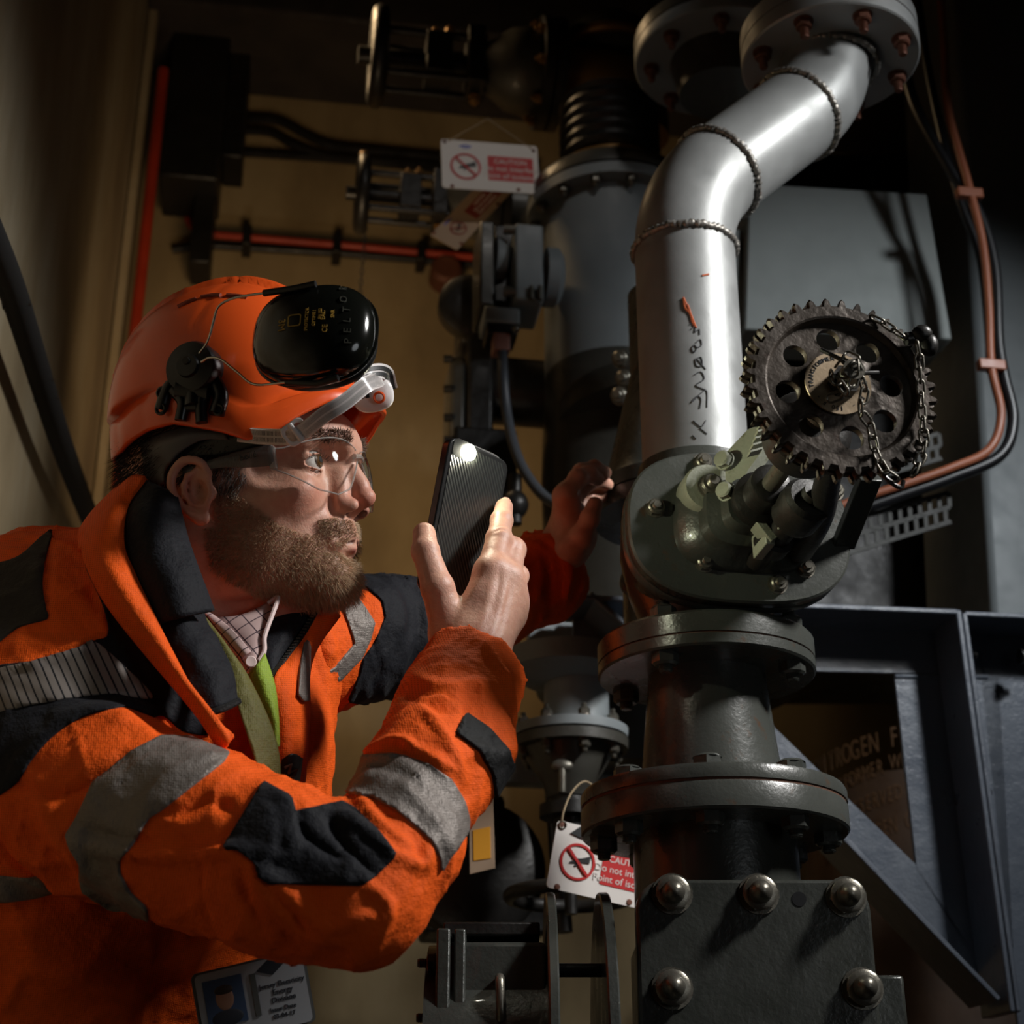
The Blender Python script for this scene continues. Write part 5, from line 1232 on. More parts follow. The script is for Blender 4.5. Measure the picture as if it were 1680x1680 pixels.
Vt = folds(Vt, Ft, [([(0, 1420), (60, 1440), (130, 1475)], 16, .008), ([(0, 1500), (120, 1470), (200, 1500)], 18, -.008), ([(30, 1590), (150, 1610), (280, 1640)], 14, .004), ([(10, 1650), (35, 1590)], 10, .005), ([(265, 1530), (258, 1600), (250, 1650)], 8, -.004), ([(330, 1530), (310, 1600), (330, 1680)], 22, .007),
    ([(80, 900), (75, 960), (80, 1010)], 7, -.004), ([(0, 1110), (80, 1080), (150, 1050), (172, 1038)], 8, .005), ([(60, 1190), (180, 1160), (262, 1175)], 10, .010), ([(20, 1300), (60, 1240), (110, 1200)], 16, .006), ([(150, 880), (165, 960), (172, 1040)], 6, .005)])
jacket = npmesh('jacket', Vt, Ft, ORANGE, PERSON)
Nt = vnormals(Vt, Ft)
def patch(name, V, F, N, poly, mat, parent, lift=.0014, front=True, label=None, sd=None, curve=True):
    x, y = proj(V)
    if curve: poly = [(p.x, p.y) for p in cr([Vector((a, b, 0)) for a, b in poly], 4, closed=True)]
    s = poly_sd(x, y, poly) if sd is None else sd
    if front: 
        fc = ((np.array([0, 0, CZ])-V)*N).sum(1)/1.3; s = np.maximum(s, (-.12-fc)*60)
    P, T = biggest(*clip_patch(V, F, s, N, lift))
    o = npmesh(name, P, T, mat, parent)
    if label: o['label'] = label
    return o
patch('shoulder_panel', Vt, Ft, Nt, [(-30, 945), (30, 915), (70, 880), (86, 872), (74, 920), (70, 960), (76, 1000), (78, 1016), (30, 1030), (-30, 1065)], CHAR, jacket, label='charcoal shoulder panel')
patch('yoke_panel', Vt, Ft, Nt, [(-40, 1120), (60, 1085), (130, 1062), (150, 1052), (178, 1040), (165, 985), (140, 930), (138, 895), (150, 915), (200, 1010), (240, 1060), (300, 1130), (330, 1180), (345, 1205), (300, 1200), (268, 1175), (240, 1178), (214, 1162), (185, 1162), (130, 1180), (85, 1210), (50, 1250), (22, 1290), (-40, 1310)], NAVY, jacket, .0018, label='navy yoke panel')
stripe_poly = [(-40, 1120), (60, 1085), (130, 1062), (150, 1052), (185, 1080), (215, 1108), (250, 1145), (215, 1146), (180, 1140), (130, 1146), (85, 1152), (40, 1160), (-5, 1172), (-40, 1190)]
def striped(poly, dx, dy, per, duty):
    x, y = proj(Vt); sp_ = [(p.x, p.y) for p in cr([Vector((a, b, 0)) for a, b in poly], 4, closed=True)]; s = poly_sd(x, y, sp_)
    return s
TAPE = REFL.copy(); TAPE.name = 'segmented_reflective_tape'
def tape_mat():
    t = NT('ribbed_reflective_tape'); co = t.coord(); sep = t.n('ShaderNodeSeparateXYZ'); t.l(co, sep.inputs[0])
    a = t.math('ADD', t.math('MULTIPLY', sep.outputs['X'], 1.0), t.math('MULTIPLY', sep.outputs['Z'], .55)); w_ = t.math('SINE', t.math('MULTIPLY', a, 2*math.pi/.0068))
    m = t.ramp(w_, [(.72, (0, 0, 0, 1)), (.84, (1, 1, 1, 1))]); t.l(t.mix(m, hexc(132, 124, 118), hexc(16, 18, 26)), t.b.inputs['Base Color']); t.b.inputs['Roughness'].default_value = .55; t.b.inputs['Metallic'].default_value = .2; return t.m
patch('ribbed_tape', Vt, Ft, Nt, stripe_poly, tape_mat(), jacket, .0030, label='silver reflective tape with dark ribs')
patch('waist_band', Vt, Ft, Nt, [(-30, 1438), (40, 1440), (85, 1436), (120, 1445), (60, 1472), (-30, 1478)], REFL, jacket, label='silver reflective band')
# right sleeve
def sleeve_r(P):
    pts = [(60, 1250, 1.245, .078), (180, 1322, 1.195, .067), (330, 1375, 1.150, .061), (470, 1430, 1.110, .056), (590, 1468, 1.090, .046), (650, 1380, 1.125, .043), (700, 1270, 1.17, .0440), (745, 1170, 1.235, .0445), (800, 1050, 1.31, .0445)]
    W = [JW(*p[:3]) for p in pts]; r = [p[3] for p in pts]; d = smin(chain(P, W[:5], r[:5], .02), chain(P, W[4:], r[4:], .012), .016)
    d = smin(d, cap(P, JW(585, 1480, 1.09), JW(610, 1550, 1.09), .030, .010), .02); d = smin(d, cap(P, JW(640, 1440, 1.10), JW(700, 1400, 1.11), .026, .022), .02)
    d = smin(d, cap(P, JW(760, 1250, 1.19), JW(795, 1230, 1.20), .028, .026), .02)
    ax = W[8]-W[7]; ax /= np.linalg.norm(ax); pl_ = (P-JW(776, 1103, 1.28)) @ ax
    # let the wrist side of the cuff run a little longer
    d = d+wob(P, .075)*f32(.0012)-ridge(P, .085, 5)*f32(.0030); inner = cap(P, W[7], W[8]+ax*.05, r[7]-.009, r[8]-.0085)
    d = smax(d, pl_, .002); return smax(d, -smax(inner, -(pl_+.035), .003), .002)
Vr, Fr = nets(sleeve_r, (-.50, .80, CZ+.06), (.07, 1.34, CZ+.52), .0036); Vr = relax(Vr, Fr, 1)
FR = [([(360, 1400), (440, 1440), (500, 1490), (540, 1520), (600, 1500)], 16, .007), ([(330, 1405), (420, 1400), (470, 1408)], 10, .004), ([(400, 1440), (405, 1480), (430, 1530)], 12, -.005),
  ([(410, 1430), (430, 1465), (500, 1530), (560, 1545)], 11, .006), ([(335, 1400), (330, 1460), (345, 1520), (365, 1555)], 5, -.002), ([(130, 1380), (220, 1400), (330, 1405), (400, 1392)], 12, .006), ([(130, 1360), (180, 1372), (250, 1385)], 12, -.004),
  ([(20, 1330), (70, 1400), (120, 1450), (200, 1500)], 14, -.007), ([(60, 1300), (100, 1380), (150, 1430)], 14, .006), ([(100, 1180), (180, 1172), (240, 1200)], 16, .006), ([(30, 1290), (100, 1302), (160, 1270), (210, 1240)], 8, -.006), ([(120, 1190), (132, 1230), (140, 1262)], 4, .002),
  ([(265, 1335), (300, 1330), (345, 1310), (380, 1330)], 12, -.005), ([(240, 1340), (300, 1375), (360, 1392)], 4, -.002),
  ([(590, 1240), (650, 1215), (690, 1235), (745, 1265)], 8, .006), ([(620, 1260), (660, 1235), (700, 1250)], 8, -.004), ([(680, 1110), (730, 1130), (790, 1120)], 12, .005), ([(660, 1140), (720, 1160), (760, 1165)], 10, -.004), ([(690, 1150), (715, 1190), (745, 1235), (760, 1280)], 9, .005), ([(770, 1230), (810, 1240), (835, 1230)], 12, .004), ([(700, 1180), (730, 1215)], 8, -.004),
  ([(560, 1340), (590, 1360), (640, 1400)], 10, .006), ([(540, 1350), (560, 1380), (610, 1430)], 8, -.006), ([(590, 1310), (620, 1350), (670, 1390)], 10, .005), ([(640, 1400), (690, 1420), (705, 1380)], 12, .006), ([(600, 1450), (640, 1490), (612, 1560)], 9, .004), ([(480, 1330), (500, 1370), (560, 1410)], 10, -.006), ([(450, 1300), (480, 1340), (480, 1400)], 10, .004), ([(600, 1470), (605, 1520), (608, 1570)], 3, -.0015),
  ([(790, 1110), (770, 1150), (735, 1230), (722, 1260)], 3, -.0012)]
Vr = folds(Vr, Fr, FR); Nr = vnormals(Vr, Fr)
sr = npmesh('sleeve', Vr, Fr, ORANGE, PERSON, org=root_org(PERSON)); sr['label'] = 'raised near sleeve of the orange jacket'
PR = [('reflective_band', [(263, 1210), (310, 1211), (376, 1237), (368, 1250), (266, 1330), (245, 1343), (235, 1358), (217, 1389), (197, 1411), (198, 1432), (214, 1463), (241, 1488), (245, 1512), (198, 1500), (136, 1462), (130, 1417), (118, 1398), (108, 1370), (130, 1336), (155, 1284), (211, 1237)], REFL, False),
  ('elbow_panel', [(432, 1285), (477, 1309), (484, 1333), (520, 1326), (560, 1318), (590, 1332), (652, 1404), (615, 1440), (594, 1454), (500, 1452), (443, 1451), (420, 1438), (418, 1417), (387, 1394), (365, 1396)], NAVY, True),
  ('reflective_band', [(600, 1238), (656, 1238), (703, 1252), (736, 1276), (759, 1315), (767, 1345), (765, 1365), (722, 1434), (722, 1412), (708, 1382), (686, 1361), (650, 1330), (610, 1308), (560, 1300)], REFL, False),
  ('cuff_tab', [(762, 1172), (800, 1196), (832, 1232), (843, 1262), (832, 1290), (812, 1308), (806, 1270), (786, 1234), (746, 1204)], STRAP, True)]
for nm, pg, mt, fr_ in PR: patch(nm, Vr, Fr, Nr, pg, mt, sr, .0024 if nm != 'cuff_tab' else .003, fr_, curve=False)
patch('yoke_panel', Vr, Fr, Nr, [(-40, 1160), (90, 1140), (180, 1130), (268, 1158), (262, 1176), (214, 1162), (185, 1163), (130, 1180), (85, 1210), (50, 1250), (22, 1290), (-40, 1310)], NAVY, sr, .0018, True, label='navy yoke panel')
# left sleeve
def sleeve_l(P):
    pts = [(470, 1075, 1.50, .066), (560, 1050, 1.55, .060), (640, 1045, 1.60, .056), (715, 1042, 1.645, .054), (800, 990, 1.685, .047), (890, 945, 1.725, .042), (960, 905, 1.76, .041)]
    W = [JW(*p[:3]) for p in pts]; r = [p[3] for p in pts]; d = chain(P, W, r, .02)+wob(P, .06)*f32(.0016)-ridge(P, .075, 8)*f32(.0035); ax = W[6]-W[5]; ax /= np.linalg.norm(ax); pl_ = (P-JW(928, 925, 1.74)) @ ax
    d = smin(d, cap(P, JW(905, 985, 1.73), JW(850, 1000, 1.71), .024, .02), .02)
    d = smax(d, pl_, .003); return smax(d, -smax(cap(P, W[5], W[6]+ax*.05, .034, .033), -(pl_+.03), .003), .002)
Vl, Fl = nets(sleeve_l, (-.33, 1.30, CZ+.28), (.15, 1.80, CZ+.72), .0042); Vl = relax(Vl, Fl, 1)
Vl = folds(Vl, Fl, [([(890, 900), (905, 940), (900, 1000)], 8, -.004), ([(915, 890), (935, 940), (925, 990)], 8, .004), ([(860, 960), (885, 1000)], 10, -.005), ([(640, 960), (655, 1020), (630, 1100)], 8, .005), ([(680, 960), (690, 1030), (670, 1100)], 8, -.004), ([(610, 1120), (640, 1080), (650, 1040)], 7, -.004), ([(510, 1000), (540, 1060), (520, 1110)], 14, .005)])
Nl = vnormals(Vl, Fl); sl_ = npmesh('sleeve', Vl, Fl, ORANGE, PERSON); sl_['label'] = 'outstretched far sleeve of the orange jacket'
for nm, pg, mt in (('reflective_band', [(554, 980), (574, 962), (590, 985), (614, 1022), (608, 1046), (593, 1079), (550, 1123), (525, 1140), (500, 1148), (498, 1125), (550, 1093), (581, 1056), (571, 1024)], REFL),
   ('elbow_panel', [(575, 940), (610, 945), (640, 940), (675, 930), (695, 968), (718, 1050), (750, 1120), (640, 1160), (570, 1150), (589, 1106), (594, 1082), (615, 1052), (631, 1013), (625, 985), (600, 965)], NAVY)):
    patch(nm, Vl, Fl, Nl, pg, mt, sl_, .0022, True, curve=False)
# ---- collar, lining, lapels
def rows(*r): return [[PD(*p) for p in q] for q in r]
sheet('collar', rows([(206, 792, 1.335), (222, 782, 1.325), (240, 784, 1.31)], [(166, 836, 1.30), (186, 838, 1.275), (208, 838, 1.28)], [(138, 895, 1.275), (168, 898, 1.25), (204, 896, 1.255)], [(148, 938, 1.25), (182, 940, 1.230), (219, 940, 1.242)],
   [(180, 996, 1.232), (212, 992, 1.215), (242, 990, 1.225)], [(236, 1067, 1.212), (258, 1056, 1.198), (276, 1062, 1.206)], [(290, 1130, 1.195), (305, 1120, 1.182), (322, 1148, 1.188)], [(330, 1180, 1.180), (345, 1172, 1.170), (360, 1192, 1.176)], [(364, 1233, 1.172), (374, 1222, 1.166), (384, 1208, 1.170)]), ORANGE, PERSON, .0045, label='open orange collar flap')
sheet('collar_back', rows([(206, 792, 1.335), (232, 770, 1.40), (300, 775, 1.47)], [(166, 838, 1.30), (150, 850, 1.38), (230, 850, 1.46)], [(138, 900, 1.275), (110, 920, 1.36), (170, 930, 1.44)]), ORANGE, PERSON, .004)
sheet('inner_collar', rows([(238, 788, 1.315), (262, 800, 1.295), (290, 812, 1.295)], [(202, 842, 1.285), (246, 846, 1.262), (306, 880, 1.272)], [(206, 902, 1.258), (262, 912, 1.240), (322, 926, 1.252)], [(222, 946, 1.243), (282, 958, 1.226), (339, 972, 1.242)], [(250, 1026, 1.222), (300, 1012, 1.215), (350, 1002, 1.238)]), NAVY, PERSON, .004, label='navy inner collar')
seam = cr([PD(200, 868, 1.272), PD(246, 862, 1.2575), PD(280, 890, 1.2535), PD(308, 902, 1.259)], 8); part('stitching', MB().tube(seam, .0005, 5), flat('grey_stitch', (70, 66, 76), .8), PERSON)
sheet('front_lining', rows([(250, 1012, 1.235), (290, 1008, 1.23), (332, 1004, 1.258)], [(285, 1078, 1.208), (320, 1062, 1.208), (352, 1045, 1.238)], [(318, 1138, 1.190), (350, 1118, 1.195), (377, 1092, 1.222)], [(332, 1168, 1.182), (362, 1160, 1.188), (390, 1148, 1.205)]), NAVY, PERSON, .003, ripple=.0012, label='navy front lining')
zp = cr([PD(334, 1172, 1.178), PD(362, 1164, 1.183), PD(392, 1150, 1.200)], 8); part('zip', MB().tube(zp, .0028, 8), STRAP, PERSON)
# far lapel
sheet('far_lining', rows([(452, 980, 1.345), (492, 968, 1.355), (528, 982, 1.36)], [(440, 1030, 1.315), (470, 1028, 1.315), (498, 1034, 1.328)], [(432, 1070, 1.288), (447, 1078, 1.285), (465, 1082, 1.298)], [(440, 1120, 1.27), (448, 1116, 1.268), (452, 1104, 1.275)]), NAVY, PERSON, .003, label='navy far lining')
zq = cr([PD(528, 984, 1.357), PD(500, 1034, 1.324), PD(466, 1083, 1.292), PD(446, 1110, 1.268)], 10); part('zip', MB().tube(zq, .0026, 8), STRAP, PERSON)
zt = MB(); 
for i in range(0, len(zq), 1): zt.box(zq[i]-Vector((0, .003, 0)), (.0035, .0016, .0010))
o = part('zip_teeth', zt, STEEL, PERSON, smooth=False); o['kind'] = 'stuff'
sheet('far_lapel', rows([(527, 986, 1.358), (540, 988, 1.366), (556, 1010, 1.39)], [(498, 1038, 1.324), (512, 1036, 1.336), (520, 1060, 1.36)], [(468, 1086, 1.292), (486, 1096, 1.292), (506, 1104, 1.325)], [(448, 1120, 1.262), (476, 1150, 1.262), (506, 1160, 1.305)], [(452, 1220, 1.245), (476, 1230, 1.248), (502, 1230, 1.29)], [(455, 1320, 1.235), (476, 1325, 1.24), (494, 1320, 1.28)]), ORANGE, PERSON, .004, label='orange far front edge')
sheet('chest_tape', rows([(498, 1050, 1.318), (505, 1052, 1.322), (509, 1062, 1.33)], [(492, 1100, 1.288), (500, 1104, 1.295), (507, 1112, 1.308)], [(490, 1140, 1.268), (498, 1150, 1.278), (506, 1150, 1.292)]), REFL, PERSON, .002)
# emblem on the chest
eb = sheet('emblem', rows([(462, 1246, 1.236), (480, 1236, 1.239), (496, 1244, 1.262)], [(459, 1270, 1.235), (478, 1268, 1.239), (493, 1270, 1.262)], [(458, 1292, 1.233), (475, 1300, 1.237), (489, 1292, 1.260)]), SIGNBLK, PERSON, .001, label='black emblem with pale zigzags')
for dy in (0, 20):
    zz = [PD(467, 1260+dy, 1.2325), PD(478, 1254+dy, 1.2335), PD(474, 1268+dy, 1.2335), PD(488, 1262+dy, 1.246), PD(477, 1276+dy, 1.2345)]; part('zigzag', MB().tube(zz, .0014, 6), REFL, eb)
# shirt
def check_mat():
    t = NT('checked_shirt'); co = t.coord(); mp = t.n('ShaderNodeMapping'); mp.inputs['Rotation'].default_value = (0, R(40), 0); t.l(co, mp.inputs['Vector']); sep = t.n('ShaderNodeSeparateXYZ'); t.l(mp.outputs[0], sep.inputs[0])
    m = None
    for ax in ('X', 'Z'):
        s_ = t.math('SINE', t.math('MULTIPLY', sep.outputs[ax], 2*math.pi/.012)); g = t.math('GREATER_THAN', s_, .965); m = g if m is None else t.math('MAXIMUM', m, g)
    t.l(t.mix(m, hexc(200, 172, 168), hexc(70, 50, 60)), t.b.inputs['Base Color']); t.b.inputs['Roughness'].default_value = .8; return t.m
CHK = check_mat()
sh_ = sheet('shirt_collar', rows([(330, 1012, 1.30), (395, 1010, 1.295), (455, 980, 1.315)], [(360, 1042, 1.285), (408, 1036, 1.28), (447, 1012, 1.295)], [(388, 1074, 1.27), (414, 1068, 1.268), (434, 1046, 1.28)], [(402, 1100, 1.26), (410, 1106, 1.256), (420, 1096, 1.262)]), CHK, PERSON, .002, label='pale checked shirt collar')
part('collar_roll', MB().tube(cr([PD(440, 990, 1.305), PD(456, 980, 1.305), PD(446, 1010, 1.29), PD(434, 1044, 1.276), PD(432, 1072, 1.268), PD(408, 1104, 1.254)], 8), .0020, 8), flat('shirt_white', (226, 204, 200), .7), PERSON)
sheet('shirt_collar', rows([(322, 1008, 1.29), (335, 1003, 1.288), (350, 1010, 1.285)], [(360, 1048, 1.268), (372, 1040, 1.265), (384, 1036, 1.265)], [(396, 1082, 1.255), (404, 1074, 1.252), (412, 1070, 1.255)]), CHK, PERSON, .002, label='near leaf of checked shirt collar')
part('shirt_button', MB().lathe([(.0045, 0), (.0048, .001), (.004, .0022), (0, .0018)], PD(411, 1086, 1.25), (.3, -.9, -.1), 20), flat('shirt_white', (226, 204, 200), .7), PERSON)
# lanyard
LANY = cloth_mat('green_lanyard', (150, 178, 52), .25, .6, .1); LANY2 = cloth_mat('olive_lanyard', (104, 100, 44), .25, .6, .1)
lan = thing('lanyard', 'green woven lanyard hanging from his neck inside the open jacket', 'lanyard', PD(430, 1280, 1.22))
sheet('strap', rows([(320, 1010, 1.268), (332, 1008, 1.268), (344, 1024, 1.27)], [(352, 1052, 1.246), (364, 1050, 1.246), (378, 1068, 1.250)], [(377, 1100, 1.228), (392, 1098, 1.230), (402, 1102, 1.236)], [(388, 1150, 1.210), (410, 1150, 1.214), (428, 1152, 1.222)], [(404, 1200, 1.196), (426, 1200, 1.204), (447, 1198, 1.214)], [(418, 1245, 1.188), (440, 1245, 1.198), (458, 1243, 1.208)], [(430, 1300, 1.180), (446, 1300, 1.190), (460, 1300, 1.200)]), LANY2, lan, .0015)
sheet('strap', rows([(408, 1106, 1.250), (422, 1090, 1.250), (434, 1072, 1.262)], [(428, 1148, 1.238), (438, 1135, 1.240), (450, 1122, 1.250)], [(446, 1190, 1.228), (452, 1180, 1.230), (456, 1172, 1.240)], [(455, 1225, 1.222), (457, 1225, 1.225), (458, 1222, 1.232)]), LANY, lan, .0015, label='bright green strap')
# ID badge
def quadplane(c, ex, ey): ex = ex.normalized(); n = ex.cross(ey).normalized(); return Matrix((ex, n.cross(ex), n)).transposed()
TLb, TRb, BLb = PD(318, 1602, 1.205), PD(470, 1566, 1.225), PD(346, 1716, 1.20)
bdg = thing('id_badge', 'dim photo identity card hanging under his raised arm', 'badge', (TRb+BLb)/2)
ex = (TRb-TLb); ey = (TLb-BLb); wB = ex.length*1.16; hB = ey.length; MBd = quadplane(TLb, ex, ey); cB = TLb+MBd @ Vector((wB/2, -hB/2, 0))
cardm = flat('badge_card_grey', (150, 152, 156), .35); part('card', MB().prism(rrect(wB, hB, .004), cB-MBd @ Vector((0, 0, .0012)), MBd, .0012), cardm, bdg)
part('sleeve_film', MB().prism(rrect(wB*1.06, hB*1.06, .005), cB-MBd @ Vector((0, 0, .002)), MBd, .0006), flat('badge_holder', (84, 84, 82), .3), bdg)
QB = lambda u, v, h=.0: cB+MBd @ Vector((u*wB, v*hB, h))
ph_ = part('portrait', MB().box(QB(-.26, .06, .0004), (wB*.36, hB*.66, .0006), MBd), flat('portrait_blue', (60, 76, 104), .4), bdg)
part('portrait_head', MB().ball(QB(-.26, .10, .0006), (wB*.085, hB*.17, .0006), MBd), flat('portrait_skin', (150, 110, 88), .5), ph_)
part('portrait_hair', MB().ball(QB(-.26, .22, .0008), (wB*.088, hB*.07, .0007), MBd), flat('portrait_hair', (52, 40, 32), .5), ph_)
part('portrait_shoulders', MB().ball(QB(-.26, -.17, .0006), (wB*.15, hB*.12, .0006), MBd), flat('portrait_clothes', (40, 42, 50), .5), ph_)
btx = flat('badge_ink', (30, 32, 40), .5)
for s_, u, v, z_ in (('Jersey Electricity', .275, .13, .0052), ('Energy', .27, .02, .0058), ('Division', .27, -.09, .0058), ('Issue Date', .25, -.22, .0048), ('03-04-17', .25, -.32, .0048), ('Sam', -.34, -.40, .006)): part('lettering', text_mb(s_, z_, QB(u, v, .0003), MBd, .0002), btx, bdg)
part('badge_logo', MB().prism([(-.010, 0), (0, .007), (.012, .002), (.002, -.005)], QB(.18, .36, .0002), MBd, .0004), btx, bdg)
part('black_strip', MB().box(QB(.02, .05, .0005), (wB*.05, hB*.6, .001), MBd), flat('badge_holder', (84, 84, 82), .3), bdg)
# ================================================================ hard hat, ear defender, glasses, phone
def plastic(name, col, rough=.28):
    t = NT(name); c = hexc(*col); t.l(t.ramp(t.noise(5, 4), [(.3, tuple(x*.93 for x in c[:3])+(1,)), (.7, c)]), t.b.inputs['Base Color']); t.b.inputs['Roughness'].default_value = rough; t.b.inputs['Coat Weight'].default_value = .35; t.b.inputs['Coat Roughness'].default_value = .15
    t.l(t.bump(t.noise(420, 3), .12, .0004), t.b.inputs['Normal']); return t.m
HATM = plastic('orange_hat_plastic', (240, 92, 34), .3)
hat = thing('hard_hat', 'glossy orange hard hat worn by the man', 'hard hat', HW(0, 0, 60))
th_ = [0, 12, 24, 36, 46, 56, 67, 90, 110, 138, 150, 165, 180]
rT = [146, 143, 135, 125, 118, 112, 106, 100, 93, 94, 98, 101, 103]; zT = [58, 57, 53, 39, 26, 21, 32, 48, 53, 52, 55, 60, 62]
zT = [z_+.14*abs(r_*math.sin(R(t_))) for z_, r_, t_ in zip(zT, rT, th_)]
bandT = [12, 12, 14, 20, 26, 30, 32, 34, 34, 33, 33, 33, 33]
def tbl(T, a): return float(np.interp(a, th_, T))
N_ = 144; ringsH = []; a0, bw_, hz, c0 = 109., 97., 145., 11.
def hatpt(th, k):
    a = abs(((math.degrees(th)+180) % 360)-180); r, z, b = tbl(rT, a), tbl(zT, a), tbl(bandT, a); c, s_ = math.cos(th), math.sin(th)
    # crown radius in this direction at its base
    e = 2.35
    zb = z+b; zz = max(0, (zb-58)/hz); rb = (max(0, 1-zz**e))**(1/e)/((abs(c)/a0)**e+(abs(s_)/bw_)**e)**(1/e); cx_ = c0*1.0
    if k == 0: return (r-5)*c, (r-5)*s_, z+3
    if k == 1: return (r-3.5)*c, (r-3.5)*s_, z
    if k == 2: return (r-.8)*c, (r-.8)*s_, z+.4
    if k == 3: return r*c, r*s_, z+2.5
    if k == 4: return (r-.5)*c, (r-.5)*s_, z+b*.55
    if k == 5: return (r-1.5)*c, (r-1.5)*s_, z+b-3
    if k == 6: return (r-3.5)*c, (r-3.5)*s_, z+b-.8
    f = (k-7)/23.; ph0 = math.asin(min(1, zz)); ph = ph0+(math.pi/2-ph0)*f
    sz = math.sin(ph)**(1); rr = (max(0, 1-sz**e))**(1/e); R0 = 1/((abs(c)/a0)**e+(abs(s_)/bw_)**e)**(1/e)
    x, y, zz_ = rr*R0*c+cx_*(1), rr*R0*s_, 58+hz*sz
    if f == 0: zz_ = max(zz_, zb)
    # raised central crest
    w = 1-min(1, max(0, (abs(y)-25)/5)); w = w*w*(3-2*w); w *= min(1, max(0, (zz_-115)/25)); n = np.array([x/a0**2, y/bw_**2, (zz_-58)/hz**2]); n /= np.linalg.norm(n)+1e-9
    # shallow swage lines down the side
    g_s = -1.0*math.exp(-((x+38+(zz_-150)*.5)/3.0)**2)*(1 if 80 < zz_ < 170 else 0)-0.8*math.exp(-((x-30+(zz_-170)*-.35)/3)**2)*(1 if zz_ > 150 else 0)
    q = n*(6.5*w+g_s); return x+q[0], y+q[1], zz_+q[2]
mh = MB(); vs = []; K_ = 31
for k in range(K_):
    for i in range(N_): _x, _y, _z = hatpt(2*math.pi*i/N_, k); vs.append(HW(_x, _y, _z+(_y+85)*.05))
fs = [(k*N_+i, k*N_+(i+1) % N_, (k+1)*N_+(i+1) % N_, (k+1)*N_+i) for k in range(K_-1) for i in range(N_)]
mh.add(vs, fs); shell = part('shell', mh, HATM, hat, angle=0)
sol = shell.modifiers.new('shell_thickness', 'SOLIDIFY'); sol.thickness = .0022; sol.offset = -1
def hat_surf(px, py, off=.001):   # nearest point of the crown seen at that pixel
    return HATBVH(px, py, off)
from mathutils.bvhtree import BVHTree
_bv = BVHTree.FromPolygons([tuple(v) for v in vs], fs)
def hs(px, py, off=.001, fall=-100):
    d = ray(px, py).normalized(); h = _bv.ray_cast(Vector((0, 0, CZ)), d)
    if h[0] is None: return Lp(px, py, fall)
    return h[0]-d*off
for a, b in (((432, 492), (416, 497)), ((449, 484), (436, 487)), ((424, 486), (398, 485)),):
    pass
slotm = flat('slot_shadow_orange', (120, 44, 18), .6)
for pl_ in ([(292, 495), (308, 487), (322, 482)], [(330, 479), (348, 476), (362, 476)], [(372, 476), (390, 477), (405, 479)]):
    pts = cr([hs(x, y+9, .0006) for x, y in pl_], 6); part('vent_slot', MB().tube(pts, .0022, 8), slotm, hat)
# ear-defender pivot
bx = Lp(318, 606, -101); out = Vector(-Hl); mclip = part('pivot_clip', MB().lathe([(.022, -.012), (.023, .004), (.021, .008), (.010, .010), (.009, .013), (0, .0135)], bx, out, 40), PLASTICBLK, hat)
part('pivot_screw', MB().lathe([(.0035, 0), (.003, .002), (0, .002)], Lp(306, 592, -114), out, 16), BLACKSTEEL, mclip)
for pts, w in (([(292, 622), (275, 640), (264, 672)], .0055), ([(285, 640), (300, 660), (296, 690)], .005), ([(318, 640), (318, 668)], .008), ([(335, 640), (330, 662), (331, 694)], .005), ([(350, 622), (362, 650), (355, 680)], .0065), ([(292, 640), (345, 645)], .009), ([(296, 668), (332, 668)], .004)):
    part('clip_leg', MB().tube(cr([hs(x, y, .0035) for x, y in pts], 6), w, 10), PLASTICBLK, mclip)
for x, y in ((266, 644), (264, 671), (359, 672)): part('clip_hole', MB().torus(hs(x, y, .008), .004, .0016, out, 20, 6), PLASTICBLK, mclip)
# wire arms
WIRE = flat('chrome_wire', (190, 186, 178), .22, metal=1)
def wire(pp): return [Lp(x, y, v) for x, y, v in pp]
part('wire_arm', MB().tube(cr(wire([(327, 580, -114), (341, 560, -116), (350, 528, -118), (356, 508, -120), (366, 497, -121), (388, 488, -122), (434, 481, -124), (470, 477, -124)]), 5), .0011, 8), WIRE, hat)
part('wire_arm', MB().tube(cr(wire([(330, 594, -114), (344, 587, -116), (363, 590, -118), (390, 611, -120), (419, 631, -122), (472, 627, -124), (500, 628, -124)]), 5), .0011, 8), WIRE, hat)
part('wire_sheath', MB().tube(wire([(433, 481, -124), (480, 474, -126), (518, 466, -126)]), .0028, 10), PLASTICBLK, hat)
part('wire_sheath', MB().tube(wire([(470, 627, -124), (520, 630, -128), (555, 620, -128)]), .0028, 10), PLASTICBLK, hat)
# ear cup
MUFF = flat('glossy_black_muff', (16, 17, 14), .13, coat=.6); ec_ = Lp(516, 551, -112)
def sell(c, r, M, e1=2.6, n=48, m=24, sgn=None):
    mb = MB(); vs = []; fs = []
    for j in range(m+1):
        ph = math.pi*(j/m-.5)
        for i in range(n):
            a = 2*math.pi*i/n; f = lambda v, e: math.copysign(abs(v)**(2/e), v)
            vs.append(c+M @ Vector((r[0]*f(math.cos(ph), 2.2)*f(math.cos(a), e1), r[1]*f(math.cos(ph), 2.2)*f(math.sin(a), e1), r[2]*f(math.sin(ph), 2.2))))
    for j in range(m):
        for i in range(n): fs.append((j*n+i, j*n+(i+1) % n, (j+1)*n+(i+1) % n, (j+1)*n+i))
    return mb.add(vs, fs)
mo = (Vector(-Hl)+Vector(Hu)*.25+Vector(Hf)*.10).normalized(); MM = basis(mo, Vector(Hf)-Vector(Hu)*.12)
muff = part('ear_cup', sell(ec_, (.0505, .0430, .027), MM, 2.5), MUFF, hat, angle=0, label='glossy black ear cup')
part('cushion', sell(ec_-mo*.020, (.046, .038, .012), MM, 2.4), PLASTICBLK, muff)
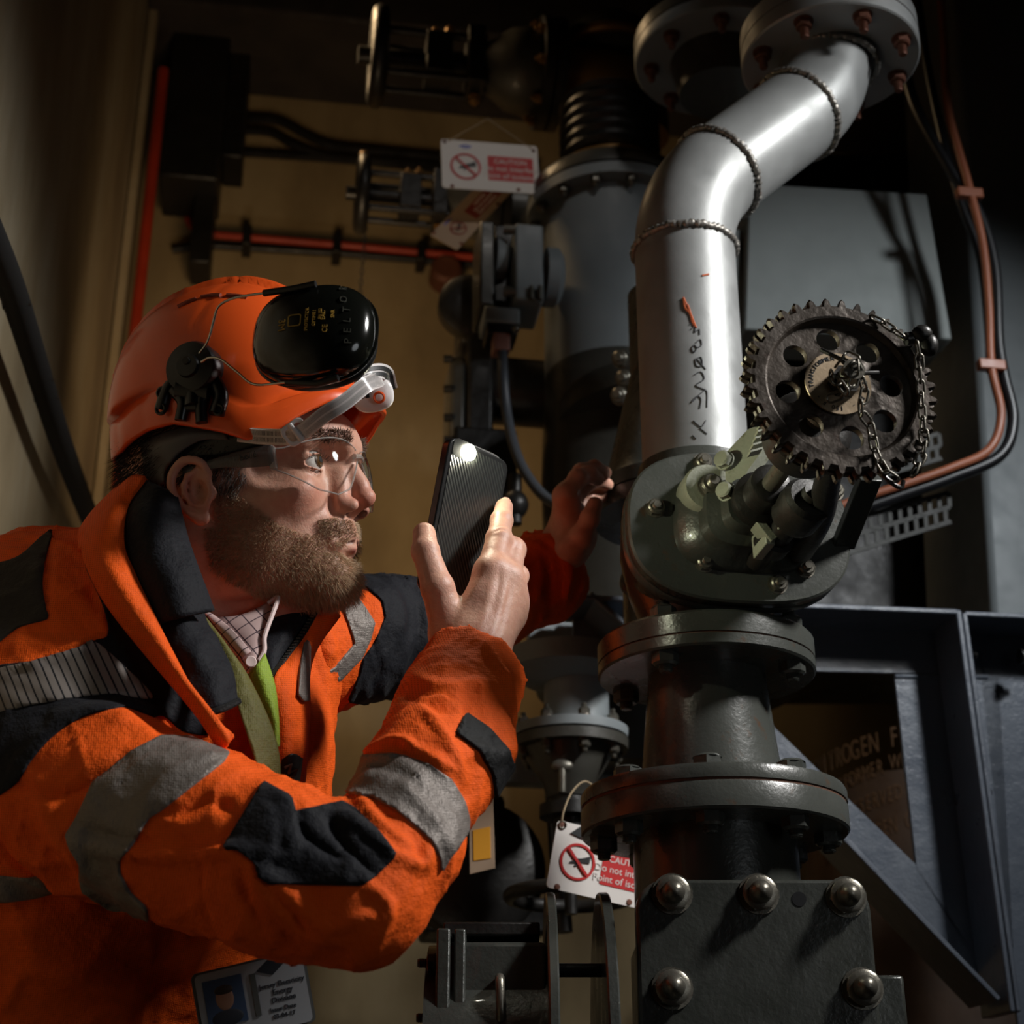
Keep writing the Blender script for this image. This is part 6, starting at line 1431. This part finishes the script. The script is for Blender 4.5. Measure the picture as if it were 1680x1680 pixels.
part('cup_rim', MB().tube([ec_-mo*.004+MM @ Vector((x, y, 0)) for x, y in superell(.0507, .0432, 2.5, 64)], .0012, 8, closed=True, up=mo), MUFF, muff)
GOLDT = flat('gold_print', (176, 140, 60), .5); EMB = flat('embossed_black', (60, 60, 54), .2)
_mv = sell(ec_, (.0505, .0430, .027), MM, 2.5); _mb = BVHTree.FromPolygons([tuple(v) for v in _mv.v], _mv.f)
def on_muff(txt, px, py, size, mat, ang=90, th=.0003):
    d = ray(px, py).normalized(); h = _mb.ray_cast(Vector((0, 0, CZ)), d)
    if h[0] is None: return
    n = h[1] if h[1].dot(d) < 0 else -h[1]; M = basis(n, Vector((1, 0, 0))) @ Matrix.Rotation(R(ang), 3, 'Z'); part('lettering', text_mb(txt, size, h[0]+n*.0004, M, th), mat, muff)
on_muff('3M', 462, 534, .0085, GOLDT, -90); on_muff('PROTECTOR', 503, 524, .0036, GOLDT, 90); on_muff('OPTIME I', 515, 522, .0036, GOLDT, 90); on_muff('EN 352', 525, 515, .0032, GOLDT, 90)
on_muff('CE', 533, 539, .0058, GOLDT, 90); on_muff('EAC', 530, 517, .0048, GOLDT, 90); on_muff('SNR', 546, 515, .0040, GOLDT, 90)
for i, ch in enumerate('PELTOR'): on_muff(ch, 571-i*0.8-(i > 3)*4, 560-i*17, .0085, EMB, 90, .0006)
d_ = ray(483, 526).normalized(); h_ = _mb.ray_cast(Vector((0, 0, CZ)), d_); nn = h_[1] if h_[1].dot(d_) < 0 else -h_[1]
ring_ = rrect(.011, .011, .002, 3); part('printed_box', MB().prism(ring_, h_[0]+nn*.0003, basis(nn), .0003, [(x*.86, y*.86) for x, y in ring_]), GOLDT, muff)
# nape cradle
CRADLE = flat('grey_cradle_plastic', (74, 70, 72), .42)
def cl(*r): return [[Lp(x, y, v) for x, y, v in q] for q in r]
sheet('nape_strap', cl([(370, 700, -84), (372, 712, -85), (376, 722, -84)], [(330, 698, -86), (330, 712, -88), (332, 722, -86)], [(290, 704, -84), (290, 722, -88), (296, 742, -86)], [(255, 716, -76), (262, 738, -82), (282, 758, -84)], [(228, 732, -60), (245, 756, -70), (272, 772, -80)], [(226, 770, -56), (242, 780, -66), (270, 792, -78)], [(231, 806, -54), (246, 806, -64), (264, 796, -74)]), CRADLE, hat, .0022, label='grey plastic nape strap')
sheet('sweat_band', cl([(300, 700, -80), (300, 760, -76)], [(380, 705, -80), (385, 745, -72)], [(440, 712, -78), (445, 738, -68)]), PLASTICBLK, hat, .003)
# clear ribbed strap with buckle
def strap_mat():
    t = NT('clear_ribbed_strap'); a = t.n('ShaderNodeUVMap'); 
    t.b.inputs['Base Color'].default_value = hexc(214, 208, 204); t.b.inputs['Roughness'].default_value = .25; t.b.inputs['Coat Weight'].default_value = .5; return t.m
CLEARP = flat('milky_clear_plastic', (236, 230, 228), .22, coat=.5); WEB = flat('dark_strap_webbing', (26, 26, 28), .5)
st_ = thing('goggle_strap', 'clear ribbed strap with buckle looped over the brim of the hard hat', 'strap', Lp(490, 705, -95))
pathS = cr([Lp(x, y, v) for x, y, v in ((392, 712, -86), (430, 716, -92), (478, 716, -98), (500, 706, -104), (530, 682, -108), (565, 660, -104), (600, 632, -92), (622, 622, -70))], 8)
upS = [Vector(Hu)*.9+Vector(Hf)*.0 for _ in pathS]
def ribbon(path, half, th, name, mat, parent, off=0.0, vshift=0.0):
    m = MB(); vs = []; fs = []; n = len(path)
    for i, p in enumerate(path):
        t_ = (path[min(i+1, n-1)]-path[max(i-1, 0)]).normalized(); o_ = (Vector((0, 0, CZ))-p).normalized(); o_ = (o_-t_*o_.dot(t_)).normalized(); w = t_.cross(o_)
        for a, b in ((-half, 0), (half, 0), (half, th), (-half, th)): vs.append(p+w*(a+vshift)+o_*(b+off))
    for i in range(n-1):
        for q in range(4): fs.append((i*4+q, i*4+(q+1) % 4, (i+1)*4+(q+1) % 4, (i+1)*4+q))
    fs += [(0, 1, 2, 3), ((n-1)*4+3, (n-1)*4+2, (n-1)*4+1, (n-1)*4)]; m.add(vs, fs); return part(name, m, mat, parent, angle=50)
ribbon(pathS, .0064, .0012, 'band', CLEARP, st_)
for v_ in (-.0026, .0026): ribbon(pathS, .0018, .0006, 'webbing', WEB, st_, .0012, v_)
for v_ in (-.0060, 0, .0060): part('band_edge', MB().tube([p+(Vector((0, 0, CZ))-p).normalized()*.0015+Vector((0, 0, 1))*v_*.9 for p in pathS] if 0 else [], .0004) if 0 else MB().tube([p+((Vector((0, 0, CZ))-p).normalized()*.0016)+(((pathS[min(i+1, len(pathS)-1)]-pathS[max(i-1, 0)]).normalized().cross((Vector((0, 0, CZ))-p).normalized()))*v_) for i, p in enumerate(pathS)], .0006, 6), CLEARP, st_)
ribm = MB(); dense = cr(pathS[::4]+[pathS[-1]], 12)
for i, p in enumerate(dense[1:-1]):
    t_ = (dense[i+2]-dense[i]).normalized(); o_ = (Vector((0, 0, CZ))-p).normalized(); o_ = (o_-t_*o_.dot(t_)).normalized(); w = t_.cross(o_); ribm.box(p+o_*.0019, (.0115, .0004, .0005), Matrix((w, t_, o_)).transposed())
o = part('ribs', ribm, CLEARP, st_, smooth=False); o['kind'] = 'stuff'
bc = Lp(485, 709, -103); bM = basis((Vector((0, 0, CZ))-bc), Vector(Hf)+Vector(Hu)*.45); rr0 = rrect(.021, .018, .005, 5); part('buckle', MB().prism(rr0, bc, bM, .004, [(x*.72, y*.62) for x, y in rr0]), CLEARP, st_, .0008)
part('buckle_bar', MB().cyl(bc+bM @ Vector((0, -.008, .004)), bc+bM @ Vector((0, .008, .004)), .0022), CLEARP, st_)
# front keeper block of the strap
kc = Lp(612, 648, -60); part('keeper', sell(kc, (.017, .014, .006), basis((Vector((0, 0, CZ))-kc), Vector((1, 0, .2))), 2.6, 28, 12), CLEARP, st_); part('keeper_hole', MB().torus(Lp(622, 652, -66), .004, .0012, Vector((0, 0, CZ))-kc, 24, 6), HATM, st_)
kr = cr([Lp(x, y, v) for x, y, v in ((598, 652, -78), (594, 622, -84), (612, 610, -74), (632, 612, -58), (640, 634, -46))], 6); ribbon(kr, .0060, .0018, 'loop', CLEARP, st_, .003); ribbon(kr, .0016, .0006, 'webbing', WEB, st_, .0052, .0024); ribbon(kr, .0016, .0006, 'webbing', WEB, st_, .0052, -.0024)
# ---- safety glasses
def lens_mat():
    m = bpy.data.materials.new('clear_lens'); m.use_nodes = True; t = m.node_tree; t.nodes.remove(t.nodes['Principled BSDF']); o = t.nodes['Material Output']; tr = t.nodes.new('ShaderNodeBsdfTransparent'); tr.inputs[0].default_value = (.96, .97, .96, 1); gl = t.nodes.new('ShaderNodeBsdfGlossy'); gl.inputs['Roughness'].default_value = .04
    fr = t.nodes.new('ShaderNodeLayerWeight'); fr.inputs[0].default_value = .12; mx = t.nodes.new('ShaderNodeMixShader'); t.links.new(fr.outputs[0], mx.inputs[0]); t.links.new(tr.outputs[0], mx.inputs[1]); t.links.new(gl.outputs[0], mx.inputs[2]); t.links.new(mx.outputs[0], o.inputs[0]); return m
LENS = lens_mat(); FRAMEC = flat('clear_frame_plastic', (170, 166, 160), .12, alpha=.55, coat=.6)
gla = thing('safety_glasses', 'clear wraparound safety glasses worn under the hat brim', 'glasses', HW(100, 0, 20))
def lens_pt(s_, u, v):   # u 0 bridge .. 1 hinge, v 0 bottom .. 1 top
    y = 5+67*u; x = 119-2*u-46*u**2.6; top = 32+7*math.sin(math.pi*min(1, u*1.1))**.8-3*u; bot = np.interp(u, [0, .12, .3, .5, .7, .85, 1], [22, 10, -6, -12, -8, 2, 12]); z = bot+(top-bot)*v; bul = 3.2*math.sin(math.pi*v); return HW(x+bul*.9, s_*(y+bul*.4*u), z)
for s_ in (-1, 1):
    nu, nv2 = 26, 14; vs2 = [lens_pt(s_, i/nu, j/nv2) for i in range(nu+1) for j in range(nv2+1)]; f2 = [(i*(nv2+1)+j, i*(nv2+1)+j+1, (i+1)*(nv2+1)+j+1, (i+1)*(nv2+1)+j) for i in range(nu) for j in range(nv2)]
    le = part('lens', MB().add(vs2, f2), LENS, gla, angle=0)
    edge = [lens_pt(s_, i/nu, 0) for i in range(nu+1)]; part('lens_edge', MB().tube(edge, .0008, 6), FRAMEC, gla); part('lens_edge', MB().tube([lens_pt(s_, i/nu, 1) for i in range(nu+1)], .0008, 6), FRAMEC, gla)
    hp0 = lens_pt(s_, 1, .5); hz_ = part('hinge', MB().box((lens_pt(s_, 1, .1)+lens_pt(s_, 1, 1))/2, (.006, .005, .020), HMm), FRAMEC, gla, .0012)
    sheet('temple_arm', [[HW(73, s_*73, 33), HW(73, s_*74.5, 24), HW(73, s_*73, 14)], [HW(50, s_*77, 32), HW(50, s_*78.5, 25), HW(50, s_*77, 17)], [HW(25, s_*79, 30), HW(25, s_*80.5, 26), HW(25, s_*79, 22)], [HW(-5, s_*80, 28), HW(-5, s_*81, 25), HW(-5, s_*80, 22)]], flat('smoky_clear_arm', (96, 92, 88), .25, alpha=.7), gla, .002)
part('bridge', MB().tube(cr([HW(118, -8, 26), HW(120, 0, 27), HW(118, 8, 26)], 6), .0026, 8), FRAMEC, gla)
part('lettering', text_mb('bollé', .0078, HW(54, -80.6, 25), basis(-Hl, Hf) if 0 else Matrix((Vector(Hf), Vector(Hu), Vector(-Hl))).transposed(), .0003), flat('arm_print', (14, 14, 14), .4), gla)
# ---- phone
PS = 1.10; yaw_ = R(48); pw = Vector((math.cos(yaw_), math.sin(yaw_), 0)); pn = Vector((math.sin(yaw_), -math.cos(yaw_), 0)); ph_v = Vector((.17, -.15, .97)); ph_v = (ph_v-pn*0).normalized(); ph_v = (ph_v-pw*ph_v.dot(pw)).normalized(); pn = pw.cross(ph_v).normalized()
pn = -pn if pn.y > 0 else pn; PM = Matrix((pw, ph_v, pn)).transposed(); PTOP = PD(783, 737, 1.382); PC_ = PTOP-ph_v*.062*PS
phone = thing('smartphone', 'black ribbed-case smartphone held up with its torch lit', 'phone', PC_)
def carbon():
    t = NT('ribbed_black_case'); co = t.coord(); v = t.n('ShaderNodeVectorMath', operation='DOT_PRODUCT'); t.l(co, v.inputs[0]); v.inputs[1].default_value = tuple((pw*.9+ph_v*.55)); s_ = t.math('SINE', t.math('MULTIPLY', v.outputs['Value'], 2*math.pi/.0034))
    t.l(t.ramp(s_, [(.2, hexc(16, 17, 16)), (.8, hexc(46, 48, 44))]), t.b.inputs['Base Color']); t.b.inputs['Roughness'].default_value = .42; t.l(t.bump(s_, .5, .0005), t.b.inputs['Normal']); return t.m
part('case', MB().prism(rrect(.068*PS, .124*PS, .010, 8), PC_-pn*.0045, PM, .009), flat('phone_case_edge', (20, 20, 20), .35), phone, .0014)
part('back_panel', MB().prism(rrect(.060*PS, .116*PS, .007, 8), PC_+pn*.0042, PM, .0009), carbon(), phone)
part('screen', MB().prism(rrect(.062*PS, .117*PS, .007, 8), PC_-pn*.0052, PM, .0009), flat('phone_screen_dark', (8, 8, 10), .1), phone)
part('top_bumper', MB().tube(cr([PC_+PM @ Vector(p) for p in ((-.024, .0678, 0), (0, .0682, 0), (.026, .0678, 0), (.0358, .058, 0))], 6), .0022, 8), flat('silver_bumper', (150, 150, 146), .3, metal=.6), phone)
LEDP = PC_+PM @ Vector((-.014, .060, .0048))
part('camera_bump', MB().prism(rrect(.026, .016, .006, 6), LEDP-pn*.0005+pw*-.006, PM, .0010), PLASTICBLK, phone)
ledm = flat('lit_torch', (255, 252, 225), .3, emit=380); ledo = part('torch', MB().lathe([(.0072, 0), (.0070, .0014), (.004, .0026), (0, .0030)], LEDP+pn*.0006, pn, 24), ledm, phone, label='lit white torch')
pt = bpy.data.lights.new('phone_torch', 'SPOT'); pt.energy = 2.0; pt.color = (.94, 1, .66); pt.spot_size = R(140); pt.spot_blend = 1.0; pt.shadow_soft_size = .003
po = bpy.data.objects.new('phone_torch', pt); COL.objects.link(po); po.location = LEDP+pn*.008; aim(po, (.30, 1.15, 1.62))
